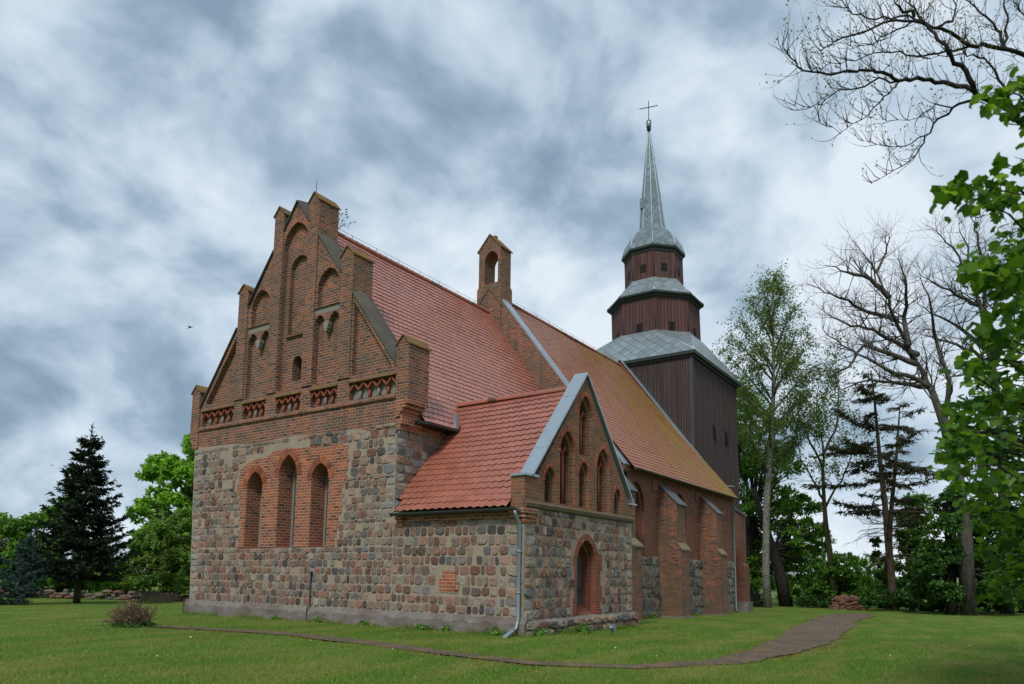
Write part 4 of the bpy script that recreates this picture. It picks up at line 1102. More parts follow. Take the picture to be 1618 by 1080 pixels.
# ================================================================== VEGETATION
def leaves(name, pts, size, mat_, parent, seed=0, up=.5, aspect=.62, shape='leaf', dirs=None):
    """many small bent leaves as one mesh"""
    r = np.random.default_rng(seed); P = np.asarray(pts, dtype=np.float32); n = len(P)
    nr = r.normal(size=(n, 3)); nr[:, 2] += up*2.2; nr /= np.linalg.norm(nr, axis=1)[:, None]
    if dirs is None: t = r.normal(size=(n, 3)); t[:, 2] -= .5
    else: t = np.asarray(dirs)+r.normal(size=(n, 3))*.25
    t -= nr*(t*nr).sum(1)[:, None]; t /= np.maximum(np.linalg.norm(t, axis=1), 1e-6)[:, None]
    b = np.cross(nr, t)
    sz = (size*r.uniform(.55, 1.45, n))[:, None]
    if shape == 'leaf':
        prof = [(0, 0, 0), (.35, .5*aspect, .04), (1, 0, -.12), (.35, -.5*aspect, .04)]
        faces = [(0, 1, 2, 3)]
    elif shape == 'lobed':     # five-lobed leaf, folded along its midrib
        prof = [(0, 0, 0), (-.04, .34, -.10), (.26, .44, -.05), (.52, .56, -.16), (.70, .34, -.06), (1, 0, -.24), (.70, -.34, -.06), (.52, -.56, -.16), (.26, -.44, -.05), (-.04, -.34, -.10)]
        faces = [(0, 1, 2, 3, 4, 5), (0, 5, 6, 7, 8, 9)]
    else:
        prof = [(0, .5*aspect, 0), (0, -.5*aspect, 0), (1, -.12*aspect, 0), (1, .12*aspect, 0)]; faces = [(0, 1, 2, 3)]
    k = len(prof); V = np.empty((n, k, 3), dtype=np.float32)
    for i, (a, c, h) in enumerate(prof): V[:, i] = P+sz*(t*a+b*c+nr*h)
    me = bpy.data.meshes.new(name); nf = len(faces)
    me.vertices.add(n*k); me.vertices.foreach_set('co', V.ravel())
    idx = np.concatenate([np.array(f) for f in faces]); L = len(idx)
    li = (np.arange(n)[:, None]*k+idx[None]).astype(np.int32).ravel()
    tot = np.tile(np.array([len(f) for f in faces], dtype=np.int32), n); st = np.zeros(n*nf, dtype=np.int32); st[1:] = np.cumsum(tot)[:-1]
    me.loops.add(n*L); me.loops.foreach_set('vertex_index', li)
    me.polygons.add(n*nf); me.polygons.foreach_set('loop_start', st); me.polygons.foreach_set('loop_total', tot)
    me.update(calc_edges=True)
    c = r.random(n).astype(np.float32); cc = np.ones((n, 4), dtype=np.float32); cc[:, :3] = c[:, None]
    a = me.color_attributes.new('tint', 'FLOAT_COLOR', 'CORNER'); a.data.foreach_set('color', np.repeat(cc, L, axis=0).ravel())
    me.materials.append(mat_)
    o = bpy.data.objects.new(name, me); COL.objects.link(o)
    if parent: o.parent = parent
    return o
def limb(mb, a, b, r0, r1, rng, wob=.08, n=6, sides=7, sag=0):
    a, b = Vector(a), Vector(b); L = (b-a).length; pts = []; off = Vector((0, 0, 0))
    for i in range(n+1):
        t = i/n; p = a.lerp(b, t)
        if 0 < i < n: off = off*.6+Vector((rng.uniform(-1, 1), rng.uniform(-1, 1), rng.uniform(-.5, .5)))*wob*L/n; p = p+off
        p.z += sag*L*4*t*(1-t)
        pts.append(p)
    mb.tube(pts, [r0+(r1-r0)*(i/n) for i in range(n+1)], sides)
    return pts
def twig_spray(mb, p, d, L, r, lev, rng, tips, spread=.75, lift=.12, nch=(2, 4), sides=4):
    """a forking branch: curved, tapering, with children along it"""
    n = 4; pts = [Vector(p)]; dd = Vector(d).normalized()
    for i in range(n):
        dd = (dd+Vector((rng.gauss(0, .16), rng.gauss(0, .16), rng.gauss(0, .14)+lift))).normalized(); pts.append(pts[-1]+dd*L/n)
    mb.tube(pts, [r*(1-.62*i/n) for i in range(n+1)], sides if r > .02 else 3, cap=False)
    if lev == 0: tips.append((pts[-1], dd)); return
    for c in range(rng.randint(*nch)):
        k = rng.randint(1, n); q = pts[k]; ax = (pts[k]-pts[k-1]).normalized()
        rv = Vector((rng.gauss(0, 1), rng.gauss(0, 1), rng.gauss(0, .8))); rv = (rv-ax*rv.dot(ax)).normalized()
        nd = (ax*1.0+rv*spread*rng.uniform(.6, 1.3)).normalized()
        twig_spray(mb, q, nd, L*rng.uniform(.5, .78), r*(1-.62*k/n)*.72, lev-1, rng, tips, spread, lift, nch, sides)
    twig_spray(mb, pts[-1], dd, L*.65, r*.38, lev-1, rng, tips, spread, lift, nch, sides)
def clump_pts(blobs, n, seed, shell=.55, flat=.75):
    """leaf positions: many small boughs packed on the outside of each blob"""
    r = np.random.default_rng(seed); vol = np.array([b[1]**2 for b in blobs]); vol = vol/vol.sum(); out = []
    for (c, R), w_ in zip(blobs, vol):
        m = max(8, int(n*w_)); nb = max(9, int(20*R))
        d = r.normal(size=(nb, 3)); d /= np.linalg.norm(d, axis=1)[:, None]; cen = np.array(c)+d*(R*r.uniform(shell, 1.0, nb))[:, None]*np.array([1, 1, flat])
        rr = R*r.uniform(.2, .45, nb); k = r.integers(0, nb, m)
        g = r.normal(size=(m, 3)); g /= np.linalg.norm(g, axis=1)[:, None]; g *= (r.random(m)**.45)[:, None]
        out.append(cen[k]+g*rr[k][:, None]*np.array([1.1, 1.1, .75]))
    return np.concatenate(out)
GD = lambda p: Vector((p[0], p[1], gz(p[0], p[1])))
def broadleaf(name, base, blobs, trunk_r, nleaf, size, lm, label, cat='tree', seed=1, bark='bark', fork=None, group=None, up=.5):
    rng = random.Random(seed); base = GD(base); o = tag(empty(name, base), label, cat, group)
    blobs = [(Vector(c), R) for c, R in blobs]
    top = max(blobs, key=lambda b: b[0].z)[0]; f = Vector(fork) if fork else base.lerp(top, .38)
    mb = MB(); limb(mb, base-Vector((0, 0, .2)), f, trunk_r, trunk_r*.7, rng, .12, 6, 9)
    for c, R in blobs:
        pts = limb(mb, f, c, trunk_r*.42, trunk_r*.10, rng, .22, 6, 5)
        for _ in range(4):
            q = c+Vector((rng.gauss(0, 1), rng.gauss(0, 1), rng.gauss(0, .8))).normalized()*R*.85
            limb(mb, pts[4], q, trunk_r*.13, trunk_r*.03, rng, .2, 4, 4)
    L = [tuple(Vector(v)-base) for v in mb.v]; mb.v = L
    mb.build('trunk', M[bark], o)
    P = clump_pts([(tuple(c-base), R) for c, R in blobs], nleaf, seed)
    leaves('crown', P, size, M[lm], o, seed, up)
    return o
def px_blobs(L, f=FPX):
    """(u, v, depth, radius in px of the photograph) -> blob in metres"""
    return [(tuple(at(u, v, d)), r/f*d) for u, v, d, r in L]

# -- left side: maple behind the choir, shrub trees, spruces
def fill(poly, d0, spread, n, rmin, rmax, seed):
    # blobs through the volume behind an outline (u, v): the crown's spread and its depth
    r = random.Random(seed); us = [p[0] for p in poly]; vs = [p[1] for p in poly]; L = []; k = 0
    while len(L) < n and k < 9000:
        k += 1; R_ = r.uniform(rmin, rmax); u = r.uniform(min(us), max(us)); v = r.uniform(min(vs), max(vs))
        if not inpoly((u, v), poly): continue
        if not all(inpoly((u+dx*R_*.75, v+dy*R_*.75), poly) for dx, dy in ((1, 0), (-1, 0), (0, 1), (0, -1))): continue
        if any((u-a)**2+(v-b_)**2 < (.55*(R_+c_))**2 and r.random() < .85 for a, b_, d_, c_ in L): continue
        L.append((u, v, d0+r.uniform(-spread, spread), R_))
    return px_blobs(L)
def jd(L, d0, spread, seed):
    r = random.Random(seed); return [(u, v, d0+r.uniform(-spread, spread), R) for u, v, R in L]
b = fill([(212, 760), (222, 735), (245, 715), (275, 690), (300, 682), (340, 680), (400, 700), (420, 860), (320, 900), (220, 890), (205, 850), (203, 800), (240, 775), (228, 752)], 52, 3, 52, 13, 26, 3)
broadleaf('maple_tree', tuple(at(310, 925, 52)), b, .42, 46000, .27, 'leaf_maple', 'tall bright green maple in new leaf rising behind the north corner of the church', seed=3)
b = fill([(182, 900), (190, 860), (215, 830), (245, 800), (290, 795), (330, 810), (330, 930), (260, 946), (195, 944), (178, 930)], 44, 1.6, 30, 12, 24, 4)
broadleaf('shrub_tree', tuple(at(250, 940, 44)), b, .16, 24000, .19, 'leaf_olive', 'bushy olive green small tree left of the church corner, below the bright maple', seed=4, bark='bark_mossy')
b = fill([(-60, 800), (0, 796), (40, 800), (70, 790), (88, 768), (125, 772), (150, 830), (180, 860), (175, 940), (20, 945), (-60, 940)], 47, 2, 46, 12, 22, 5)
broadleaf('ash_tree', tuple(at(30, 935, 47)), b, .22, 36000, .22, 'leaf_mid', 'leafy green tree at the left edge of the photo behind the small blue spruces', seed=5)
b = px_blobs(jd([(160, 905, 16), (175, 920, 14), (150, 925, 12), (190, 930, 14), (200, 915, 14), (120, 920, 15), (95, 925, 15)], 49, 1.0, 6))
broadleaf('hedge_bush', tuple(at(165, 940, 49)), b, .08, 8000, .18, 'leaf_mid', 'light green bush behind the trunk of the tall dark spruce', 'bush', seed=6, fork=tuple(at(165, 930, 49)))

def spruce(name, base, H, R, label, mat_, bark, seed, whorl=.34, bare=.14, group=None, dens=1.0, droop=.18, nsz=.16, ragged=.2):
    rng = random.Random(seed); base = GD(base); o = tag(empty(name, base), label, 'tree', group)
    mb = MB(); limb(mb, (0, 0, -.2), (0, 0, H), .028*H*.75, .012, rng, .01, 8, 8)
    P, D = [], []
    z = H*bare; tw = MB()
    while z < H*.93:
        f = 1-z/H; L0 = R*min(1.0, f**.85*1.12)+.12
        for k in range(rng.randint(5, 7)):
            a = rng.uniform(0, 2*math.pi); L = L0*rng.uniform(1-ragged*2, 1.05+ragged*.4); n = 7; pts = []
            for i in range(n+1):
                t = i/n; rr = L*t
                zz_ = z-droop*L*math.sin(t*2.1)+(.30*L*t*t if f > .12 else .9*L*t)+(.5*f**2*0)
                pts.append(Vector((math.cos(a)*rr, math.sin(a)*rr, zz_)))
            tw.tube(pts, [.022*H/9*(1-.8*i/n)*(.4+f) for i in range(n+1)], 3, cap=False)
            ax = Vector((math.cos(a), math.sin(a), 0)); sd_ = Vector((-math.sin(a), math.cos(a), 0))
            m = int(L*11*dens)+4
            for j in range(m):
                t = rng.uniform(.12, 1.0); i = min(n-1, int(t*n)); p = pts[i].lerp(pts[i+1], t*n-i)
                sgn = rng.choice((-1, 1)); ls = (.16+.34*L*(1-t)*.9)*rng.uniform(.6, 1.1)
                d = (ax*.75+sd_*sgn*rng.uniform(.3, 1.0)+Vector((0, 0, rng.uniform(-.35, .10)))).normalized()
                q = int(ls/.06)+1
                for s_ in range(q):
                    P.append(p+d*ls*s_/q); D.append(d+Vector((rng.gauss(0, .35), rng.gauss(0, .35), rng.gauss(.05, .3))))
        z += whorl*(.5+.7*f)*rng.uniform(.8, 1.2)
    for _ in range(26): P.append(Vector((rng.gauss(0, .01), rng.gauss(0, .01), H*rng.uniform(.93, 1.03)))); D.append(Vector((rng.gauss(0, .22), rng.gauss(0, .22), 1)))
    for _ in range(9):
        a = rng.uniform(0, 6.283); q = Vector((0, 0, H*rng.uniform(.86, .95))); dd = Vector((math.cos(a)*.55, math.sin(a)*.55, 1)).normalized()
        for s_ in range(7): P.append(q+dd*.09*s_); D.append(dd)
    b_ = len(mb.v); mb.v += tw.v; mb.f += [[b_+i for i in f] for f in tw.f]; mb.m += tw.m; mb.c += tw.c; mb.sm += tw.sm
    mb.build('trunk', M[bark], o)
    leaves('crown', [tuple(p) for p in P], nsz, M[mat_], o, seed, .3, .42, 'needle', [tuple(d) for d in D])
    return o
spruce('spruce_tree', (1.9, 23.6), 8.95, 2.75, 'tall dark spruce with an upright pointed top standing on the lawn left of the church', 'needle_dark', 'bark_conifer', 8, whorl=.25, bare=.16, ragged=.24, nsz=.16, dens=2.0)
spruce('blue_spruce', (-.9, 22.8), 3.1, 1.4, 'small blue grey spruce beside the trunk of the tall dark spruce', 'needle_blue', 'bark_dark', 9, whorl=.24, bare=.06, nsz=.12, droop=.1, dens=2.2, group='small blue spruces')
spruce('blue_spruce', (-3.3, 23.6), 2.8, 1.5, 'small blue grey spruce cut off by the left edge of the photo', 'needle_blue', 'bark_dark', 10, whorl=.24, bare=.06, nsz=.12, droop=.1, dens=2.2, group='small blue spruces')

# -- dry shrub on the lawn
def dry_shrub():
    base = Vector((-4.9, 5.5, -.03)); o = tag(empty('dry_shrub', base), 'round brown shrub of bare stiff twigs growing beside the path on the lawn', 'shrub'); r = random.Random(12)
    mb = MB(); tips = []
    for k in range(230):
        a = r.uniform(0, 6.283); e = r.uniform(.35, 1.5); d = Vector((math.cos(a)*math.cos(e), math.sin(a)*math.cos(e), math.sin(e)))
        p = Vector((r.gauss(0, .13), r.gauss(0, .13), 0)); L = r.uniform(.30, .64); n = 4; pts = [p]
        for i in range(n): d = (d+Vector((r.gauss(0, .09), r.gauss(0, .09), .03))).normalized(); pts.append(pts[-1]+d*L/n)
        t = r.random(); mb.tube(pts, [.011, .010, .008, .007, .005], 3, 0, (t, t, t), False)
        for j in range(5):
            q = pts[r.randint(2, 4)]; dd = (d+Vector((r.gauss(0, .4), r.gauss(0, .4), r.gauss(.1, .3)))).normalized(); ll = r.uniform(.1, .25); t = r.random()
            mb.tube([q, q+dd*ll*.5, q+dd*ll], [.006, .005, .003], 3, 0, (t, t, t), False); tips.append(q+dd*ll)
    mb.build('stem', M['dry'], o)
    leaves('foliage', [tuple(p) for p in tips], .05, M['dry'], o, 2)
    rr = np.random.default_rng(4); n = 700; P = rr.normal(size=(n, 3))*np.array([.26, .26, .05]); P[:, 2] = np.abs(P[:, 2])+.03
    leaves('foliage', P, .09, M['leaf_dark'], o, 3)
dry_shrub()

# -- low dry-stone wall and mounds behind the lawn, left
def rubble_wall():
    a, b = Vector(at(-60, 950, 43)), Vector(at(300, 950, 43)); a.z = gz(a.x, a.y); b.z = gz(b.x, b.y); r = random.Random(21)
    mb = MB(); d = b-a; L = d.length; e = d.normalized(); s = Vector((-e.y, e.x, 0)); t = 0
    while t < L:
        for lay in range(3):
            w_ = r.uniform(.25, .6); h = r.uniform(.14, .24); c = a+e*(t+r.uniform(-.1, .1))+s*r.uniform(-.15, .15)+Vector((0, 0, .02+lay*.16+r.uniform(-.03, .03)))
            if lay == 2 and r.random() < .5: continue
            vs = []; K = 8
            for ring, (sc, zz_) in enumerate(((.9, 0), (1.05, .45), (.8, .85), (.35, 1.0))):
                for k in range(K):
                    an = 2*math.pi*k/K; q = 1+r.uniform(-.14, .14); vs.append(c+e*math.cos(an)*w_*.55*sc*q+s*math.sin(an)*w_*.45*sc*q+Vector((0, 0, h*zz_)))
            k_ = r.choice(PAL); mb.add(vs, [(i*K+k, i*K+(k+1) % K, (i+1)*K+(k+1) % K, (i+1)*K+k) for i in range(3) for k in range(K)]+[tuple(3*K+k for k in range(K))], 0, tuple(x*.7 for x in k_), False)
        t += r.uniform(.24, .42)
    o = mb.build('rubble_wall', M['stone']); tag(o, 'low tumbled wall of field stones along the far edge of the lawn behind the spruce', 'wall')
rubble_wall()
def earth_mound():
    c = Vector(at(243, 950, 40)); c.z = gz(c.x, c.y)-.05; r = random.Random(9); mb = MB(); K, R_ = 18, 5; vs = []
    for j in range(R_+1):
        f = j/R_
        for k in range(K):
            a = 2*math.pi*k/K; rr = .85*(1-f)*(1+r.uniform(-.15, .15)); vs.append(c+Vector((math.cos(a)*rr*1.3, math.sin(a)*rr, .62*(1-(1-f)**2.5)*(1+r.uniform(-.1, .1)))))
    mb.add(vs, [(j*K+k, j*K+(k+1) % K, (j+1)*K+(k+1) % K, (j+1)*K+k) for j in range(R_) for k in range(K)], 0, None, True)
    o = mb.build('earth_mound', rough_mat('mound soil', (.06, .045, .028), .5, 5, bd=.06, col2=(.10, .11, .03))); tag(o, 'low dark mound of earth and turf where the rubble wall ends by the church', 'mound')
earth_mound()

# -- right side
def birch():
    base = GD((44.5, .55)); o = tag(empty('birch_tree', base), 'tall slender birch with pale trunk and thin light green crown beside the tower', 'tree'); r = random.Random(31); mb = MB(); tips = []
    D = 58.4; k = lambda u, v, dd=0: at(u, v, D+dd)-base
    tr = [Vector((0, 0, -.3)), k(1210, 900), k(1211, 800), k(1218, 700), k(1222, 620), k(1222, 560), k(1221, 510), k(1222, 462)]
    mb.tube(tr, [.36, .30, .26, .22, .16, .11, .06, .03], 9)
    tw = MB(); P = []
    def bough(i, t, u, v, dd, r0):
        a = tr[i].lerp(tr[i+1], t); b_ = k(u, v, dd); pts = limb(tw, a, b_, r0, .015, r, .10, 7, 5, .04)
        for j in range(2, len(pts)):
            for _ in range(5):
                d = (pts[j]-pts[j-1]).normalized()+Vector((r.gauss(0, .7), r.gauss(0, .7), r.gauss(.1, .5)))
                L = r.uniform(.5, 1.4); q = [pts[j]]; d.normalize()
                for s_ in range(5): d = (d+Vector((r.gauss(0, .1), r.gauss(0, .1), -.16))).normalized(); q.append(q[-1]+d*L/4)
                tw.tube(q, [.012, .010, .008, .007, .006, .004], 3, cap=False)
                for s_ in range(1, 6):
                    for _ in range(7): P.append(q[s_]+Vector((r.gauss(0, .17), r.gauss(0, .18), r.gauss(-.1, .22))))
    for (i, t, u, v, dd) in [(5, .2, 1190, 480, 1), (5, .6, 1206, 455, -1), (6, .3, 1236, 455, 1), (6, .8, 1224, 440, 0), (5, .0, 1252, 490, -1.5), (4, .6, 1175, 510, -1), (4, .3, 1160, 540, 1.5), (4, .2, 1262, 520, 1),
                             (4, .0, 1275, 545, -1), (3, .7, 1145, 555, -1), (3, .5, 1130, 575, 1), (3, .6, 1282, 585, 2), (3, .3, 1160, 600, -2), (3, .2, 1270, 620, -2), (3, .0, 1255, 640, 2), (2, .8, 1175, 640, 2), (2, .6, 1290, 650, 0), (2, .5, 1180, 680, -2), (2, .3, 1262, 690, 1),
                             (4, .5, 1240, 540, 2), (4, .4, 1200, 545, -2.4), (5, .3, 1215, 490, 2), (3, .8, 1190, 580, 2.5), (3, .9, 1250, 570, -2.5), (2, .9, 1215, 650, -2.5)]:
        bough(i, t, u, v, dd, .09)
    b_ = len(mb.v); mb.v += tw.v; mb.f += [[b_+i for i in f] for f in tw.f]; mb.m += [1]*len(tw.m); mb.c += tw.c; mb.sm += tw.sm
    mb.build('trunk', [M['birch_bark'], M['bark']], o)
    leaves('crown', [tuple(p) for p in P], .16, M['leaf_birch'], o, 7, .2)
birch()
b = fill([(1150, 610), (1180, 590), (1215, 620), (1240, 680), (1262, 730), (1275, 780), (1270, 850), (1262, 900), (1220, 935), (1150, 930), (1140, 760)], 66, 3.5, 40, 16, 32, 12)
broadleaf('maple_tree', tuple(at(1192, 935, 66)), b, .35, 26000, .30, 'leaf_mid', 'broad green leafy tree filling the gap behind the white birch trunk', seed=13, bark='bark_dark')
# dark leaning trunk
def leaning():
    D = 62; base = GD(tuple(at(1243, 953, D))[:2]); o = tag(empty('leaning_tree', base), 'dark leaning tree trunk right of the birch with sparse green boughs', 'tree'); r = random.Random(41); mb = MB()
    k = lambda u, v, dd=0: at(u, v, D+dd)-base
    tr = [Vector((0, 0, -.3)), k(1232, 905), k(1222, 870), k(1205, 820), k(1190, 770)]
    mb.tube(tr, [.62, .48, .40, .28, .16], 8)
    Bl = fill([(1225, 790), (1260, 770), (1300, 790), (1312, 830), (1305, 890), (1290, 915), (1250, 910), (1230, 880)], D, 1.5, 18, 10, 19, 3)
    for c, R in Bl: limb(mb, tr[2], Vector(c)-base, .12, .03, r, .2, 5, 4)
    mb.build('trunk', M['bark_dark'], o)
    leaves('crown', clump_pts([(tuple(Vector(c)-base), R) for c, R in Bl], 9000, 5), .24, M['leaf_mid'], o, 6)
leaning()

def bare_tree(name, label, D, trunk, limbs, seed, bark, lev=3, scale=1.0, r0=.35, ivy=None, leafy=0, leafmat='leaf_mid', twig_r=.022, group=None):
    base = GD(tuple(at(trunk[0][0], trunk[0][1], D))[:2]); o = tag(empty(name, base), label, 'tree', group); r = random.Random(seed); mb = MB(); tips = []
    k = lambda q: at(q[0], q[1], D+(q[2] if len(q) > 2 else 0))-base
    tr = [k(q) for q in trunk]; tr[0] = Vector((0, 0, -.3)); n = len(tr)
    mb.tube(tr, [r0*(1-.62*i/(n-1)) for i in range(n)], 9)
    for L in limbs:
        pts = [k(q) for q in L]; fine = []
        for a, b_ in zip(pts[:-1], pts[1:]):
            for s_ in range(3): fine.append(a.lerp(b_, s_/3)+Vector((r.gauss(0, .07), r.gauss(0, .07), r.gauss(0, .07)))*scale*(1 if s_ else 0))
        fine.append(pts[-1]); m = len(fine); rr = r0*.36*(1 if len(L) > 3 else .6)
        mb.tube(fine, [rr*(1-.86*i/(m-1)) for i in range(m)], 6)
        for i in range(2, m):
            for _ in range(2 if i < m-1 else 3):
                ax = (fine[i]-fine[i-1]).normalized(); rv = Vector((r.gauss(0, 1), r.gauss(0, 1), r.gauss(.3, .8))).normalized()
                twig_spray(mb, fine[i], ax*.7+rv*.8, scale*r.uniform(1.0, 2.3)*(1.1-.4*i/m), max(twig_r, rr*(1-.86*i/(m-1))*.4), lev-1, r, tips, .8, .06)
    mb.build('trunk', M[bark], o)
    if leafy:
        P = [p+Vector((r.gauss(0, .25), r.gauss(0, .25), r.gauss(-.05, .2)))*scale for p, d in tips for _ in range(leafy)]
        leaves('crown', [tuple(p) for p in P], .2, M[leafmat], o, seed, .3)
    if ivy:
        Bl = px_blobs([(u, v, D+dd, R) for u, v, dd, R in ivy]); leaves('ivy', clump_pts([(tuple(Vector(c)-base), R) for c, R in Bl], 3500, seed, .3, 1.0), .2, M['leaf_dark'], o, seed)
    return o
bare_tree('bare_tree', 'tall bare tree with thick curving trunk and leafless fan of twigs beside the conifer', 50,
    [(1530, 955), (1525, 850), (1515, 760), (1492, 670), (1470, 610)],
    [[(1492, 670), (1465, 605), (1435, 545, 1), (1415, 505), (1405, 470, -1), (1385, 430), (1360, 395)], [(1470, 610), (1450, 600), (1415, 590, -2), (1370, 565, -2), (1330, 545), (1300, 520)],
     [(1415, 505), (1400, 500, 2), (1365, 490, 2), (1325, 470), (1295, 455)], [(1435, 545), (1428, 500, 2), (1432, 450), (1420, 410)], [(1450, 560), (1415, 540, 3), (1380, 520), (1345, 515), (1300, 490)],
     [(1385, 430), (1400, 400, 2), (1405, 370)], [(1470, 610), (1420, 605, 1), (1375, 600, 1), (1330, 615)], [(1405, 470), (1375, 440), (1340, 430, -2), (1310, 420)], [(1492, 670), (1500, 600), (1480, 540, 2), (1470, 480), (1455, 440)], [(1450, 575), (1410, 560), (1365, 545), (1340, 580, -2), (1310, 600)]], 51, 'bark', 3, 1.0, .55)
bare_tree('bare_tree', 'leafless tree whose rounded crown of grey twigs shows above the near linden leaves', 54,
    [(1590, 950), (1588, 800), (1582, 680), (1570, 590), (1560, 530)],
    [[(1560, 530), (1548, 480), (1530, 430), (1505, 390), (1480, 365)], [(1560, 530), (1556, 470, 2), (1555, 420), (1545, 370), (1535, 345)], [(1560, 530), (1575, 470), (1590, 420, -2), (1600, 370)], [(1548, 480), (1520, 470, 2), (1490, 455), (1455, 435)], [(1570, 590), (1540, 555), (1500, 540, -2), (1465, 530)], [(1575, 470), (1600, 460), (1630, 420), (1640, 380)], [(1530, 430), (1530, 390, 2), (1515, 355)], [(1565, 560), (1520, 520, 3), (1485, 500), (1450, 480)], [(1570, 590), (1530, 590), (1490, 600)]], 52, 'bark', 3, 1.0, .5)
bare_tree('bare_tree', 'slim young tree in thin leaf between the birch and the ragged conifer', 60,
    [(1318, 945), (1312, 880), (1305, 830), (1302, 790), (1300, 740)],
    [[(1302, 790), (1285, 760), (1265, 725), (1255, 680)], [(1300, 740), (1300, 700), (1290, 650, 1), (1295, 600)], [(1305, 800), (1330, 760), (1345, 720, -1), (1350, 680)], [(1300, 740), (1280, 700), (1260, 650, 2), (1270, 610)], [(1300, 720), (1320, 680), (1325, 630), (1320, 580)]], 53, 'bark_mossy', 3, .95, .3, leafy=5, leafmat='leaf_birch')

def ragged(name, label, base_px, D, lean_px, H_px, seed, rad_px, mat_, z0=.2, tr=.28, dens=1.0):
    base = GD(tuple(at(*base_px, D))[:2]); o = tag(empty(name, base), label, 'tree'); r = random.Random(seed); mb = MB()
    top = at(lean_px, H_px, D)-base; tr_pts = limb(mb, (0, 0, -.3), top, tr, .05, r, .03, 9, 8); P, Dr = [], []
    H = top.z; z = z0
    while z < .99:
        i = min(8, int(z*9)); p = tr_pts[i].lerp(tr_pts[i+1], z*9-i)
        for _ in range(r.randint(1, 3)):
            a = r.uniform(0, 6.283); L = rad_px/FPX*D*(1.12-z)**.8*r.choice((.3, .5, .7, .9, 1.15))*(1 if z > .42 else .6); q = [p]; d = Vector((math.cos(a), math.sin(a), r.uniform(-.1, .45))).normalized(); bend = r.uniform(-.16, .0)
            for s_ in range(6): d = (d+Vector((r.gauss(0, .13), r.gauss(0, .13), bend+.03*s_))).normalized(); q.append(q[-1]+d*L/6)
            mb.tube(q, [.04*(1-.12*s_) for s_ in range(7)], 4, cap=False)
            for s_ in range(2, 7):
                for _k in range(3):
                    e_ = (d+Vector((r.gauss(0, .7), r.gauss(0, .7), r.gauss(-.2, .3)))).normalized(); l_ = r.uniform(.3, .9); mb.tube([q[s_], q[s_]+e_*l_*.5, q[s_]+e_*l_+Vector((0, 0, -.12))], [.016, .011, .006], 3, cap=False)
            if r.random() < (.25 if z > .42 else .85): continue
            for s_ in range(2, 7):
                for _k in range(int((L*4.2+1.5)*dens)):
                    pp = q[s_-1].lerp(q[s_], r.random())+Vector((r.gauss(0, .16), r.gauss(0, .16), r.gauss(-.04, .06))); dd = (d+Vector((r.gauss(0, .7), r.gauss(0, .7), r.uniform(-1.1, .25))))
                    for w_ in range(5): P.append(pp+dd.normalized()*.075*w_); Dr.append(dd+Vector((r.gauss(0, .4), r.gauss(0, .4), r.gauss(0, .3))))
        z += .022*r.uniform(.5, 1.9)
    mb.build('trunk', M['bark_conifer'], o)
    leaves('crown', [tuple(p) for p in P], .22, M[mat_], o, seed, .2, .4, 'needle', [tuple(d) for d in Dr])
ragged('conifer_tree', 'ragged half dead conifer with brown drooping boughs and a clear pale trunk on the lawn', (1414, 966), 56, 1376, 585, 61, 150, 'needle_brown', .22, .34, 1.15)
ragged('conifer_tree', 'ivy dark conifer standing just behind the ragged brown conifer', (1396, 955), 61, 1422, 640, 62, 120, 'needle_brown', .3, .32, .8)
# ivy on the second one's trunk is dense dark leaf
iv = px_blobs([(1392, 930, 60.5, 12), (1390, 905, 60.5, 12), (1388, 880, 60.5, 12), (1386, 855, 60.5, 10), (1394, 945, 60.5, 14)])
c0 = GD(tuple(at(1392, 955, 60.4))[:2]); ivo = tag(empty('ivy_plant', c0), 'dark ivy climbing the lower trunk behind the ragged brown conifer', 'ivy')
leaves('foliage', clump_pts([(tuple(Vector(c)-c0), R) for c, R in iv], 2600, 5, .4, 1.0), .22, M['leaf_dark'], ivo, 3)
